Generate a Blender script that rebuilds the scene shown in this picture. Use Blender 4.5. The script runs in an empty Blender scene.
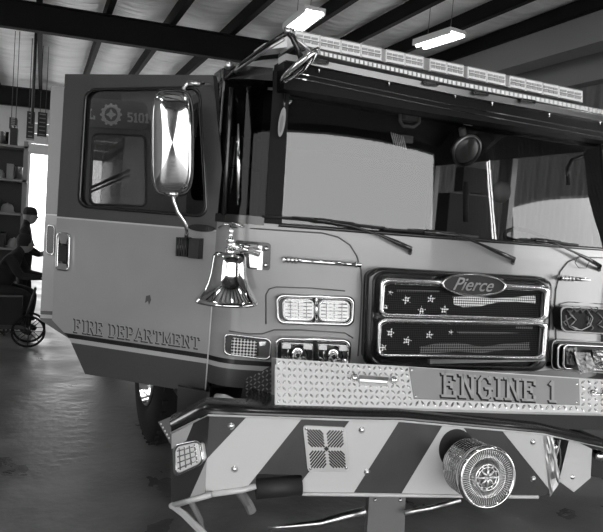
import bpy, bmesh, math, random
from mathutils import Vector, Matrix
random.seed(7)
S = bpy.context.scene
COL = S.collection
R_ = math.radians
# ------------------------------------------------------------------ camera
CAM = Vector((0, 0, 1.55)); FPX = 620.0
yaw, pitch, roll = R_(23), R_(3.96), R_(4.46)
Fw = Vector((math.sin(yaw)*math.cos(pitch), math.cos(yaw)*math.cos(pitch), -math.sin(pitch)))
r0 = Vector((math.cos(yaw), -math.sin(yaw), 0)); u0 = r0.cross(Fw)
Rt = r0*math.cos(roll) + u0*math.sin(roll); Up = u0*math.cos(roll) - r0*math.sin(roll)
cd = bpy.data.cameras.new('camera'); cam = bpy.data.objects.new('camera', cd); COL.objects.link(cam)
cd.sensor_width = 36; cd.lens = 36*FPX/603; cd.clip_start = .05
m = Matrix((Rt, Up, -Fw)).transposed().to_4x4(); m.translation = CAM; cam.matrix_world = m
S.camera = cam
vs = S.view_settings; vs.view_transform = 'Standard'; vs.look = 'None'; vs.gamma = 1; vs.exposure = 0.62

def ray(px, py): return Fw*FPX + Rt*(px-301.5) + Up*(266-py)
def PY(px, py, Y): d = ray(px, py); return CAM + d*((Y-CAM.y)/d.y)
def PZ(px, py, Z): d = ray(px, py); return CAM + d*((Z-CAM.z)/d.z)
def PXX(px, py, X): d = ray(px, py); return CAM + d*((X-CAM.x)/d.x)

class Plane:
    def __init__(s, o, n):
        s.o = Vector(o); s.n = Vector(n).normalized()
        if s.n.dot(CAM-s.o) < 0: s.n = -s.n
    def at(s, px, py, off=0):
        d = ray(px, py); o = s.o + s.n*off
        return CAM + d*((o-CAM).dot(s.n)/d.dot(s.n))

# cab front: bowed surface, windscreen raked back
XC, W, YD, BOW, RC = 2.07, 1.30, 2.85, .27, .13
ZB = 1.535
def RK(x):          # the bowed windscreen leans back more towards its right, shaped to place its reflections
    k = (x-XC)/W; return math.tan(R_(3.6 + (12*k*k if k > 0 else 1.3*k)))
XL, XR = XC-W, XC+W
def FY(x, z=1.0, rake=True):
    k = (x-XC)/W; y = YD - BOW*(1-min(k*k, 1.0))
    e = min(x-XL, XR-x)
    if e < RC:
        q = min(max(RC-e, 0), RC); y += RC - math.sqrt(max(RC*RC-q*q, 0))
    if rake and z > ZB: y += (z-ZB)*RK(x)
    return y
def FS(px, py, off=0):
    d = ray(px, py); y = YD
    for i in range(25):
        p = CAM + d*(y/d.y); y = FY(p.x, p.z) - off
    return CAM + d*(y/d.y)
def TP(px, py, off=0):
    p = FS(px, py, off); e = .01
    dx = Vector((2*e, FY(p.x+e, p.z)-FY(p.x-e, p.z), 0)); dz = Vector((0, (RK(p.x) if p.z > ZB else 0), 1))
    return Plane(p, dx.cross(dz))

# ------------------------------------------------------------------ materials
MATS = {}
def mat(name, col=.5, rough=.5, metal=0, coat=0, emis=0, bump=None, spec=.5):
    m = bpy.data.materials.new(name); m.use_nodes = True
    nt = m.node_tree; b = nt.nodes['Principled BSDF']
    c = (col, col, col, 1)
    b.inputs['Base Color'].default_value = c; b.inputs['Roughness'].default_value = rough
    b.inputs['Metallic'].default_value = metal; b.inputs['Coat Weight'].default_value = coat
    b.inputs['Coat Roughness'].default_value = .06
    b.inputs['Specular IOR Level'].default_value = spec
    if emis:
        b.inputs['Emission Color'].default_value = (1, 1, 1, 1); b.inputs['Emission Strength'].default_value = emis
    MATS[name] = m
    return m
def N(m, t, **kw):
    n = m.node_tree.nodes.new(t)
    for k, v in kw.items(): setattr(n, k, v)
    return n
def L(m, a, b): m.node_tree.links.new(a, b)
def noise_col(m, lo, hi, scale=3, detail=6, stretch=None, rlo=None, rhi=None, bump=0, bscale=None):
    tc = N(m, 'ShaderNodeTexCoord'); mp = N(m, 'ShaderNodeMapping'); nz = N(m, 'ShaderNodeTexNoise')
    L(m, tc.outputs['Object'], mp.inputs[0]); L(m, mp.outputs[0], nz.inputs['Vector'])
    if stretch: mp.inputs['Scale'].default_value = stretch
    nz.inputs['Scale'].default_value = scale; nz.inputs['Detail'].default_value = detail
    cr = N(m, 'ShaderNodeMapRange'); cr.inputs['From Min'].default_value = .3; cr.inputs['From Max'].default_value = .7
    cr.inputs['To Min'].default_value = lo; cr.inputs['To Max'].default_value = hi
    L(m, nz.outputs['Fac'], cr.inputs['Value'])
    b = m.node_tree.nodes['Principled BSDF']; L(m, cr.outputs[0], b.inputs['Base Color'])
    if rlo is not None:
        c2 = N(m, 'ShaderNodeMapRange'); c2.inputs['From Min'].default_value = .3; c2.inputs['From Max'].default_value = .7
        c2.inputs['To Min'].default_value = rlo; c2.inputs['To Max'].default_value = rhi
        L(m, nz.outputs['Fac'], c2.inputs['Value']); L(m, c2.outputs[0], b.inputs['Roughness'])
    if bump:
        n2 = N(m, 'ShaderNodeTexNoise'); n2.inputs['Scale'].default_value = bscale or scale*2; n2.inputs['Detail'].default_value = 3
        L(m, mp.outputs[0], n2.inputs['Vector'])
        bp = N(m, 'ShaderNodeBump'); bp.inputs['Strength'].default_value = bump; bp.inputs['Distance'].default_value = .02 if scale != 1.0 else .12
        L(m, n2.outputs['Fac'], bp.inputs['Height']); L(m, bp.outputs[0], b.inputs['Normal'])
    return m

M = MATS
mat('chrome', .72, .07, 1); mat('chrome_rough', .55, .28, 1); mat('alu', .62, .32, 1)
mat('black_gloss', .012, .22, 0, .2); mat('visor_black', .006, .5, 0, 0, spec=.12); mat('chrome_satin', .8, .17, 1); mat('black_matte', .015, .6); mat('rubber', .01, .85, spec=.2)
mat('paint_mid', .30, .35, 0, .5); mat('paint_dark', .055, .35, 0, .5)
mat('stripe_light', .50, .35, 0, .3); mat('stripe_dark', .045, .35, 0, .3); noise_col(M['stripe_dark'], .024, .04, 4)
mat('tread', .72, .5, .2); mat('tread_lug', .55, .25, 1); mat('interior', .006, .9, spec=.1); mat('seat', .03, .7); mat('interior_grey', .06, .6)
mat('gold_leaf', .38, .4, 0, .2); mat('leaf', .27, .4); mat('ink', .01, .5)
mat('glass_lens', .88, .08, 0, 1); mat('reflector', .8, .12, 1); mat('lens_dark', .07, .15, 0, 1)
mat('steel_dark', .02, .6, .2); mat('steel_mid', .16, .5, .3)
mat('grey_lens', .4, .2, 0, .5); mat('white_plastic', .75, .4); mat('grey_plastic', .25, .5); mat('lamp_tube', .9, .4, emis=9)
mat('lamp_house', .7, .4)
mat('cloth_black', .012, .9); mat('cloth_grey', .05, .9); mat('skin', .22, .6); mat('cardboard', .25, .8)
mat('wire', .4, .5)
noise_col(mat('concrete', .2, .4), .06, .19, 2.2, 12, (1, 1, 1), .24, .5, .2, 14)
noise_col(mat('apron', .5, .8), .55, .65, 2)
noise_col(mat('insulation', .5, .45, .0), .8, .98, 1.0, 6, (1, 4.5, 1), .3, .5, 1.0, 1.6)
mat('wall_paint', .35, .7); mat('wall_dim', .10, .7); mat('beam', .007, .7, spec=.15); mat('purlin_edge', .05, .6); mat('beam_light', .2, .6)
# corrugated wall
mw = mat('corrugated', .13, .5)
tc = N(mw, 'ShaderNodeTexCoord'); wv = N(mw, 'ShaderNodeTexWave'); wv.bands_direction = 'Y'; wv.inputs['Scale'].default_value = 1.1
L(mw, tc.outputs['Object'], wv.inputs['Vector']); bp = N(mw, 'ShaderNodeBump'); bp.inputs['Distance'].default_value = .06
L(mw, wv.outputs['Fac'], bp.inputs['Height']); L(mw, bp.outputs[0], mw.node_tree.nodes['Principled BSDF'].inputs['Normal'])
# livery: colour by height above the floor (belt line and stripes)
def livery(name, belt):
    m = mat(name, .3, .3, 0, .55)
    tc = N(m, 'ShaderNodeTexCoord'); sx = N(m, 'ShaderNodeSeparateXYZ'); L(m, tc.outputs['Object'], sx.inputs[0])
    mr = N(m, 'ShaderNodeMapRange'); mr.inputs['From Min'].default_value = .5; mr.inputs['From Max'].default_value = 2.5
    L(m, sx.outputs['Z'], mr.inputs['Value'])
    cr = N(m, 'ShaderNodeValToRGB'); cr.color_ramp.interpolation = 'CONSTANT'
    st = [(.5, .05), (.824, .34), (.849, .006), (.874, .25)]
    if belt: st += [(belt-.012, .45), (belt-.006, .05)]
    el = cr.color_ramp.elements
    while len(el) < len(st): el.new(.5)
    for e, (z, c) in zip(el, st): e.position = (z-.5)/2; e.color = (c, c, c, 1)
    # scuffs
    nz = N(m, 'ShaderNodeTexNoise'); nz.inputs['Scale'].default_value = 2.3; nz.inputs['Detail'].default_value = 5
    L(m, tc.outputs['Object'], nz.inputs['Vector'])
    m2 = N(m, 'ShaderNodeMapRange'); m2.inputs['From Min'].default_value = .3; m2.inputs['From Max'].default_value = .75
    m2.inputs['To Min'].default_value = .9; m2.inputs['To Max'].default_value = 1.12
    L(m, nz.outputs['Fac'], m2.inputs['Value'])
    mx = N(m, 'ShaderNodeVectorMath', operation='SCALE'); L(m, cr.outputs['Color'], mx.inputs[0]); L(m, m2.outputs[0], mx.inputs['Scale'])
    L(m, mr.outputs[0], cr.inputs['Fac']); L(m, mx.outputs[0], m.node_tree.nodes['Principled BSDF'].inputs['Base Color'])
    return m
livery('livery_door', 1.487); livery('livery_cab', None)
# glass: clear sheet that reflects at its front
def glass(name, refl, tint):
    m = bpy.data.materials.new(name); m.use_nodes = True; nt = m.node_tree; nt.nodes.clear()
    o = N(m, 'ShaderNodeOutputMaterial'); t = N(m, 'ShaderNodeBsdfTransparent'); g = N(m, 'ShaderNodeBsdfGlossy'); mx = N(m, 'ShaderNodeMixShader')
    t.inputs['Color'].default_value = (tint, tint, tint, 1); g.inputs['Roughness'].default_value = .012
    lw = N(m, 'ShaderNodeLayerWeight'); lw.inputs['Blend'].default_value = .35
    mr = N(m, 'ShaderNodeMapRange'); mr.inputs['To Min'].default_value = refl; mr.inputs['To Max'].default_value = .5
    pw = N(m, 'ShaderNodeMath', operation='POWER'); pw.inputs[1].default_value = 3.5
    L(m, lw.outputs['Facing'], pw.inputs[0]); L(m, pw.outputs[0], mr.inputs['Value']); L(m, mr.outputs[0], mx.inputs[0])
    L(m, t.outputs[0], mx.inputs[1]); L(m, g.outputs[0], mx.inputs[2]); L(m, mx.outputs[0], o.inputs[0]); MATS[name] = m
glass('windscreen_glass', .085, .55); glass('side_glass', .06, .3); glass('corner_glass', .012, .10)
mb_ = bpy.data.materials.new('clear'); mb_.use_nodes = True; mb_.node_tree.nodes.clear()
o_ = N(mb_, 'ShaderNodeOutputMaterial'); t_ = N(mb_, 'ShaderNodeBsdfTransparent'); L(mb_, t_.outputs[0], o_.inputs[0]); MATS['clear'] = mb_
# punched mesh look for the grille cloth
def punched(name, hi, lo, scale):
    m = mat(name, .1, .75, 0, spec=.15)
    tc = N(m, 'ShaderNodeTexCoord'); mp = N(m, 'ShaderNodeMapping'); mp.inputs['Rotation'].default_value = (0, R_(45), 0)
    L(m, tc.outputs['Object'], mp.inputs[0])
    ck = N(m, 'ShaderNodeTexChecker'); ck.inputs['Scale'].default_value = scale
    ck.inputs['Color1'].default_value = (hi, hi, hi, 1); ck.inputs['Color2'].default_value = (lo, lo, lo, 1)
    cx = N(m, 'ShaderNodeSeparateXYZ'); cb = N(m, 'ShaderNodeCombineXYZ'); L(m, mp.outputs[0], cx.inputs[0])
    L(m, cx.outputs[0], cb.inputs[0]); L(m, cx.outputs[2], cb.inputs[1]); cb.inputs[2].default_value = .01
    L(m, cb.outputs[0], ck.inputs['Vector']); L(m, ck.outputs['Color'], m.node_tree.nodes['Principled BSDF'].inputs['Base Color'])
    return m
punched('mesh_dark', .018, .002, 130); punched('mesh_light', .75, .05, 110); punched('mesh_dim', .13, .01, 110); punched('lens_grid', .6, .02, 95)

# ------------------------------------------------------------------ mesh builder
class MB:
    def __init__(s): s.bm = bmesh.new(); s.mats = []
    def mi(s, m):
        if m not in s.mats: s.mats.append(m)
        return s.mats.index(m)
    def face(s, pts, m, smooth=False):
        vs = [s.bm.verts.new(p) for p in pts]
        try: f = s.bm.faces.new(vs)
        except ValueError: return
        f.material_index = s.mi(m); f.smooth = smooth
    def grid(s, rows, m, smooth=True, closed_u=False, closed_v=False):
        V = [[s.bm.verts.new(p) for p in r] for r in rows]
        k = s.mi(m); nr = len(V); nc = len(V[0])
        for i in range(nr - (0 if closed_v else 1)):
            for j in range(nc - (0 if closed_u else 1)):
                q = [V[i][j], V[i][(j+1) % nc], V[(i+1) % nr][(j+1) % nc], V[(i+1) % nr][j]]
                try: f = s.bm.faces.new(q)
                except ValueError: continue
                f.material_index = k; f.smooth = smooth
        return V
    def prism(s, front, back, m, smooth=False, mfront=None):
        k = s.mi(m); n = len(front)
        A = [s.bm.verts.new(p) for p in front]; B = [s.bm.verts.new(p) for p in back]
        f = s.bm.faces.new(A); f.material_index = s.mi(mfront or m)
        g = s.bm.faces.new(B[::-1]); g.material_index = k
        for i in range(n):
            h = s.bm.faces.new([A[i], B[i], B[(i+1) % n], A[(i+1) % n]]); h.material_index = k; h.smooth = smooth
    def slab(s, px, pl, o0, o1, m, mfront=None, smooth=False):   # px outline on a plane; front at o1, back at o0
        fr = [pl.at(x, y, o1) for x, y in px]; s.prism(fr, [p - pl.n*(o1-o0) for p in fr], m, smooth, mfront)
    def box(s, lo, hi, m, rot=0, piv=None):
        x0, y0, z0 = lo; x1, y1, z1 = hi
        P = [Vector(p) for p in ((x0,y0,z0),(x1,y0,z0),(x1,y1,z0),(x0,y1,z0),(x0,y0,z1),(x1,y0,z1),(x1,y1,z1),(x0,y1,z1))]
        if rot:
            c = Vector(piv) if piv else (P[0]+P[6])/2; mt = Matrix.Rotation(rot, 3, 'Z'); P = [c + mt @ (p-c) for p in P]
        V = [s.bm.verts.new(p) for p in P]; k = s.mi(m)
        for q in ((0,3,2,1),(4,5,6,7),(0,1,5,4),(1,2,6,5),(2,3,7,6),(3,0,4,7)):
            f = s.bm.faces.new([V[i] for i in q]); f.material_index = k
    def tube(s, pts, r, m, seg=10, smooth=True, caps=True):
        pts = [Vector(p) for p in pts]; rs = r if isinstance(r, (list, tuple)) else [r]*len(pts)
        rows = []; ref = None
        for i, p in enumerate(pts):
            t = (pts[min(i+1, len(pts)-1)] - pts[max(i-1, 0)]).normalized()
            a = Vector((0, 0, 1)) if abs(t.z) < .9 else Vector((1, 0, 0))
            if ref is not None: a = ref
            u = (a - t*a.dot(t)).normalized(); v = t.cross(u); ref = u
            rows.append([p + (u*math.cos(2*math.pi*j/seg) + v*math.sin(2*math.pi*j/seg))*rs[i] for j in range(seg)])
        V = s.grid(rows, m, smooth, closed_u=True)
        if caps:
            for q in (V[0][::-1], V[-1]):
                f = s.bm.faces.new(q); f.material_index = s.mi(m)
    def lathe(s, prof, o, ax, m, seg=32, smooth=True, ref=None):   # prof: (radius, height along axis)
        ax = Vector(ax).normalized(); a = Vector((0, 0, 1)) if abs(ax.z) < .9 else Vector((1, 0, 0))
        u = (a - ax*a.dot(ax)).normalized(); v = ax.cross(u); o = Vector(o)
        rows = [[o + ax*h + (u*math.cos(2*math.pi*j/seg) + v*math.sin(2*math.pi*j/seg))*max(r, 1e-4) for j in range(seg)] for r, h in prof]
        s.grid(rows, m, smooth, closed_u=True)
    def ring(s, outer, inner, pl, o0, o1, m, steps=4):     # rounded bezel between two outlines given in px
        n = len(outer); rows = []
        prof = [(0, o0), (0, (o0+o1)/2), (.18, o1*.92+o0*.08), (.5, o1), (.82, o1*.92+o0*.08), (1, (o0+o1)/2), (1, o0)]
        for t, o in prof:
            rows.append([pl.at(outer[i][0]*(1-t)+inner[i][0]*t, outer[i][1]*(1-t)+inner[i][1]*t, o) for i in range(n)])
        s.grid(rows, m, True, closed_u=True)
    def build(s, name, parent=None, sub=0, fix=True):
        if fix: bmesh.ops.recalc_face_normals(s.bm, faces=s.bm.faces)
        me = bpy.data.meshes.new(name); s.bm.to_mesh(me); s.bm.free()
        for k in s.mats: me.materials.append(MATS[k])
        o = bpy.data.objects.new(name, me); COL.objects.link(o)
        if parent is not None:
            o.parent = parent
            w = Matrix.Translation(parent.location) if parent.type == 'EMPTY' else Matrix.Identity(4)
            o.matrix_parent_inverse = w.inverted()
        return o
def thing(name, label, cat, loc, group=None):
    o = bpy.data.objects.new(name, None); COL.objects.link(o); o.location = loc; o.empty_display_size = .1
    o['label'] = label; o['category'] = cat
    if group: o['group'] = group
    return o
def tag(o, label, cat, group=None):
    o['label'] = label; o['category'] = cat
    if group: o['group'] = group
    return o
def struct(o): o['kind'] = 'structure'; return o
def lab(o, label): o['label'] = label; return o
def lerp(a, b, t): return a + (b-a)*t
def quadmap(q, u, v):   # px quad TL,TR,BR,BL, v down
    (a, b, c, d) = q
    return (lerp(lerp(a[0], b[0], u), lerp(d[0], c[0], u), v), lerp(lerp(a[1], b[1], u), lerp(d[1], c[1], u), v))
def rrect(q, ru=.12, rv=.25, seg=6):
    P = []
    for cx, cy, a0 in ((1-ru, rv, -90), (1-ru, 1-rv, 0), (ru, 1-rv, 90), (ru, rv, 180)):
        for i in range(seg+1):
            a = R_(a0 + 90*i/seg); P.append(quadmap(q, cx+ru*math.cos(a), cy+rv*math.sin(a)))
    return P
def inset(q, a, b=None):
    b = a if b is None else b
    return [quadmap(q, a, b), quadmap(q, 1-a, b), quadmap(q, 1-a, 1-b), quadmap(q, a, 1-b)]
def ell(cx, cy, rx, ry, n=32, rot=0):
    c, s_ = math.cos(rot), math.sin(rot)
    return [(cx + rx*math.cos(t)*c - ry*math.sin(t)*s_, cy + rx*math.cos(t)*s_ + ry*math.sin(t)*c) for t in [2*math.pi*i/n for i in range(n)]]
def star(cx, cy, r, rot=0, k=.42, n=5):
    return [(cx + (r if i % 2 == 0 else r*k)*math.sin(math.pi*i/n+rot), cy - (r if i % 2 == 0 else r*k)*math.cos(math.pi*i/n+rot)) for i in range(2*n)]
def bolt(mb, px, py, pl, off, r, m='chrome'):
    c = pl.at(px, py, off)
    mb.lathe([(r*1.5, 0), (r*1.5, r*.25), (r*.9, r*.35), (r*.9, r*.8), (r*.5, r), (0, r)], c, pl.n, m, 12)

# block letters made of strokes with serifs
def serif(x, y, w=.11): return ((x-w, y), (x+w, y))
LET = {
 'E': [((.2,0),(.2,1)), ((.05,0),(.8,0)), ((.05,1),(.8,1)), ((.2,.52),(.6,.52)), ((.8,0),(.8,.2)), ((.8,1),(.8,.8)), ((.6,.4),(.6,.64))],
 'N': [((.2,0),(.2,1)), ((.8,0),(.8,1)), ((.2,1),(.8,0)), serif(.2,0,.16), serif(.12,1,.1), serif(.8,1,.16)],
 'G': [((.8,.8),(.6,1)), ((.6,1),(.35,1)), ((.35,1),(.15,.78)), ((.15,.78),(.15,.22)), ((.15,.22),(.35,0)), ((.35,0),(.65,0)), ((.65,0),(.8,.15)), ((.8,.1),(.8,.45)), ((.55,.45),(.92,.45)), ((.8,.75),(.8,1))],
 'I': [((.5,0),(.5,1)), serif(.5,0,.28), serif(.5,1,.28)],
 '1': [((.5,0),(.5,1)), serif(.5,0,.28), ((.5,1),(.25,.85))],
 'F': [((.2,0),(.2,1)), ((.05,1),(.8,1)), ((.2,.52),(.6,.52)), serif(.2,0,.18), ((.8,1),(.8,.8)), ((.6,.4),(.6,.64))],
 'R': [((.2,0),(.2,1)), ((.05,1),(.6,1)), ((.6,1),(.78,.85)), ((.78,.85),(.78,.65)), ((.78,.65),(.6,.5)), ((.6,.5),(.2,.5)), ((.45,.5),(.8,0)), serif(.2,0,.16), serif(.85,0,.1)],
 'D': [((.2,0),(.2,1)), ((.05,1),(.55,1)), ((.55,1),(.82,.75)), ((.82,.75),(.82,.25)), ((.82,.25),(.55,0)), ((.55,0),(.05,0))],
 'P': [((.2,0),(.2,1)), ((.05,1),(.6,1)), ((.6,1),(.8,.85)), ((.8,.85),(.8,.6)), ((.8,.6),(.6,.45)), ((.6,.45),(.2,.45)), serif(.2,0,.18)],
 'A': [((.1,0),(.5,1)), ((.5,1),(.9,0)), ((.25,.35),(.75,.35)), serif(.1,0,.14), serif(.9,0,.14)],
 'T': [((.5,0),(.5,1)), ((.1,1),(.9,1)), ((.1,1),(.1,.8)), ((.9,1),(.9,.8)), serif(.5,0,.16)],
 'M': [((.15,0),(.15,1)), ((.85,0),(.85,1)), ((.15,1),(.5,.2)), ((.5,.2),(.85,1)), serif(.15,0,.14), serif(.85,0,.14)],
 'L': [((.2,0),(.2,1)), ((.05,0),(.8,0)), ((.8,0),(.8,.22)), serif(.2,1,.16)],
 '5': [((.75,1),(.25,1)), ((.25,1),(.25,.58)), ((.25,.58),(.6,.58)), ((.6,.58),(.8,.42)), ((.8,.42),(.8,.15)), ((.8,.15),(.6,0)), ((.6,0),(.2,0))],
 '0': [((.3,0),(.7,0)), ((.7,0),(.8,.2)), ((.8,.2),(.8,.8)), ((.8,.8),(.7,1)), ((.7,1),(.3,1)), ((.3,1),(.2,.8)), ((.2,.8),(.2,.2)), ((.2,.2),(.3,0))],
 'O': [((.3,0),(.7,0)), ((.7,0),(.85,.2)), ((.85,.2),(.85,.8)), ((.85,.8),(.7,1)), ((.7,1),(.3,1)), ((.3,1),(.15,.8)), ((.15,.8),(.15,.2)), ((.15,.2),(.3,0))],
 'C': [((.8,.8),(.65,1)), ((.65,1),(.3,1)), ((.3,1),(.15,.8)), ((.15,.8),(.15,.2)), ((.15,.2),(.3,0)), ((.3,0),(.65,0)), ((.65,0),(.8,.2))],
}
WID = {'I': .6, '1': .6, 'M': 1.15, ' ': .55, 'A': 1.05}
def letters(mb, txt, q, pl, off, th, m, thick=.0015, dx=0, dy=0):
    TL, TR, BR, BL = [pl.at(x+dx, y+dy, off) for x, y in q]
    tot = sum(WID.get(c, 1) for c in txt); x = 0
    hgt = (TL-BL).length; wid = (TR-TL).length
    def mp(u, v): return TL.lerp(TR, u).lerp(BL.lerp(BR, u), 1-v)
    for c in txt:
        w = WID.get(c, 1)
        for (a, b) in LET.get(c, []):
            k = .92
            A = mp((x + w*(.5+(a[0]-.5)*k))/tot, a[1]); B = mp((x + w*(.5+(b[0]-.5)*k))/tot, b[1])
            d = (B-A)
            if d.length < 1e-6: continue
            d.normalize(); e = pl.n.cross(d)*th/2; d = d*th*.42
            P = [A-d-e, B+d-e, B+d+e, A-d+e]
            mb.prism(P, [p - pl.n*thick for p in P], m)
        x += w
# tread plate lozenges on a px quad
def tread(mb, q, pl, off, m, nu, nv, skip=None, ln=.4, hgt=.0035):
    for i in range(nu):
        for j in range(nv):
            u, v = (i+.5)/nu, (j+.5)/nv; c = quadmap(q, u, v)
            if skip and skip(*c): continue
            P = pl.at(c[0], c[1], off); e = .01
            ua = (pl.at(*quadmap(q, u+e, v), off)-P)/e/nu; va = (pl.at(*quadmap(q, u, v+e), off)-P)/e/nv
            s = 1 if (i+j) % 2 else -1
            d = (ua*.5 + va*.5*s)*ln*1.7; w = (ua*.5 - va*.5*s)*.26
            t = P + pl.n*hgt
            ring_ = [P-d, P-d*.3-w, P+d*.3-w, P+d, P+d*.3+w, P-d*.3+w]
            top = [t-d*.6, t-d*.2-w*.4, t+d*.2-w*.4, t+d*.6, t+d*.2+w*.4, t-d*.2+w*.4]
            mb.prism(top, ring_, m)

# =================================================================== BUILDING
ZC = 4.72; TIL = .03                    # roof height over the camera's x, its rise to the right
def roofz(x): return ZC + TIL*x
BX0, BX1, BY0, BY1 = -4.2, 8.2, -6.0, 20.0
f = MB(); f.face([(BX0, BY0, 0), (BX1, BY0, 0), (BX1, BY1, 0), (BX0, BY1, 0)], 'concrete')
struct(f.build('floor'))
f = MB(); f.box((-45, -45, -.25), (50, BY0, -.01), 'apron'); f.box((-45, BY1, -.25), (50, 55, -.01), 'apron'); f.box((-45, BY0, -.25), (BX0, BY1, -.01), 'apron'); f.box((BX1, BY0, -.25), (50, BY1, -.01), 'apron')
struct(f.build('trim_1'))                # paved yard outside
# ceiling: sagging insulation blanket between the purlins
step = 1.02; pur = [-.17 + step*i for i in range(-4, 9)]
c = MB(); rows = []
nx = 180; ny = 130
for j in range(ny+1):
    y = lerp(BY0, BY1, j/ny); r = []
    for i in range(nx+1):
        x = lerp(BX0, BX1, i/nx); ph = ((x+.17)/step) % 1
        sag = .10*math.sin(math.pi*ph)**.8 + .012*math.sin(y*5+x*2.2)*math.sin(math.pi*ph)
        r.append((x, y, roofz(x)+.13 - sag))
    rows.append(r)
c.grid(rows, 'insulation'); struct(c.build('ceiling'))
tn = 2
for x in pur:
    if BX0 < x < BX1-.3:
        p = MB(); z = roofz(x); p.box((x-.045, BY0, z-.12), (x-.03, BY1, z+.1), 'beam'); p.box((x-.045, BY0, z-.125), (x+.045, BY1, z-.11), 'beam')
        p.box((x+.03, BY0, z-.11), (x+.045, BY1, z-.08), 'beam')
        struct(p.build('trim_%d' % tn)); tn += 1
def rafter(y, dep, zoff, w=.16):
    global tn
    p = MB()
    def sec(x):
        z = roofz(x)-.125+zoff
        return [(x, y-w/2, z), (x, y+w/2, z), (x, y+w/2, z-.02), (x, y+.008, z-.02), (x, y+.008, z-dep+.02), (x, y+w/2, z-dep+.02), (x, y+w/2, z-dep), (x, y-w/2, z-dep), (x, y-w/2, z-dep+.02), (x, y-.008, z-dep+.02), (x, y-.008, z-.02), (x, y-w/2, z-.02)]
    p.prism(sec(BX0+.02), sec(BX1-.02), 'beam'); struct(p.build('trim_%d' % tn)); tn += 1
rafter(10.7, .42, -.0); rafter(18.6, .5, 0)
rafter(2.6, .3, .1); rafter(-4, .3, 0)
# walls
def wall(name, boxes, m): 
    w = MB()
    for lo, hi in boxes: w.box(lo, hi, m)
    return struct(w.build(name))
T = .18
# back wall with a part-raised shutter beside the truck
DX0, DX1 = -.36, 3.5
wall('wall_back', [((BX0, BY1, 0), (DX0, BY1+T, 5.3)), ((DX1, BY1, 0), (BX1, BY1+T, 5.3)), ((DX0, BY1, 4.1), (DX1, BY1+T, 5.3))], 'wall_paint')
d = MB()
for k in range(4): d.box((DX0-.05, BY1-.06, 2.95+k*.3), (DX1+.05, BY1-.02, 2.95+k*.3+.29), 'wall_paint')
struct(d.build('door_1'))
wall('wall_left', [((BX0-T, BY0, 4.0), (BX0, BY1, 5.3)), ((BX0-T, BY0, 0), (BX0, -5, 4)), ((BX0-T, -.9, 0), (BX0, 9.5, 4)), ((BX0-T, 13, 0), (BX0, 15, 4)), ((BX0-T, 19, 0), (BX0, BY1, 4))], 'wall_paint')  # openings put into this unseen wall to let in more daylight
wall('wall_right', [((BX1, BY0, 0), (BX1+T, -2.4, 5.3)), ((BX1, 2.7, 0), (BX1+T, 13, 5.3)), ((BX1, 18, 0), (BX1+T, BY1, 5.3)), ((BX1, 13, 4), (BX1+T, 18, 5.3)), ((BX1, -2.4, 2.85), (BX1+T, 2.7, 5.3))], 'corrugated')  # rear opening behind the truck is added to brighten the ceiling
# front wall (behind the camera): two open bays
BAYS = [(-3.6, 5.8)]; BH = 4.1
wall('wall_front', [((BX0, BY0-T, 0), (BAYS[0][0], BY0, 5.3)), ((BAYS[0][1], BY0-T, 0), (BX1, BY0, 5.3)), ((BAYS[0][0], BY0-T, BH), (BAYS[0][1], BY0, 5.3))], 'wall_dim')
d = MB()
for k in range(8): d.box((BAYS[0][0]-.1, BY0+.25+k*.6, 4.18), (BAYS[0][1]+.1, BY0+.83+k*.6, 4.23), 'beam')
struct(d.build('dark_reflection_panels'))  # unseen dark panels added under the roof to darken the windshield's reflection
# pale boxed beams running along the right side of the roof
for (x, z0, z1, w) in ((7.0, 4.37, 4.9, .4), (7.95, 4.15, 4.9, .24)):
    p = MB(); p.box((x, BY0, z0), (x+w, BY1, z1), 'beam_light'); struct(p.build('trim_%d' % tn)); tn += 1

# ------------------------------------------------------------------ world
wd = bpy.data.worlds.new('world'); S.world = wd; wd.use_nodes = True; wn = wd.node_tree
bg = wn.nodes['Background']; bg.inputs['Strength'].default_value = 3.2; bg.inputs['Color'].default_value = (1, 1, 1, 1)
#WORLD

# ------------------------------------------------------------------ ceiling lights
def clight(a, b, z, w, label):
    A = PZ(a[0], a[1], z) if len(a) == 2 else Vector(a); B = PZ(b[0], b[1], z) if len(b) == 2 else Vector(b)
    c = (A+B)/2; t = thing('ceiling_light', label, 'ceiling light', (c.x, c.y, z), 'twin tube ceiling lights')
    d = (B-A); ln = d.length; d.normalize(); e = Vector((-d.y, d.x, 0))
    def obx(mb, s0, s1, e0, e1, z0, z1, m):
        P = [A+d*s0+e*e0, A+d*s1+e*e0, A+d*s1+e*e1, A+d*s0+e*e1]
        mb.prism([Vector((p.x, p.y, z0)) for p in P], [Vector((p.x, p.y, z1)) for p in P], m)
    h = MB(); obx(h, 0, ln, -w/2, w/2, z+.02, z+.07, 'lamp_house'); obx(h, 0, ln, -w/2, -w/2+.02, z-.02, z+.03, 'lamp_house'); obx(h, 0, ln, w/2-.02, w/2, z-.02, z+.03, 'lamp_house')
    h.build('housing', t)
    for s in (-.24, .24):
        q = MB(); cz = Vector((0, 0, 0))
        q.tube([A+d*.02+e*w*s, A+d*(ln-.02)+e*w*s], w*.13, 'lamp_tube', 10); q.build('tube', t)
    for k in (.2, .8):
        q = MB(); P = A+d*ln*k; q.tube([(P.x, P.y, z+.07), (P.x, P.y, roofz(P.x)+.05)], .005, 'steel_mid', 6); q.build('hanger', t)
clight((292, 30), (315, 12), 4.35, .30, 'bright twin tube light above the left end of the light bar')
clight((420, 46), (458, 34), 4.35, .30, 'bright twin tube light hanging left of the pale roof beams')
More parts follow.
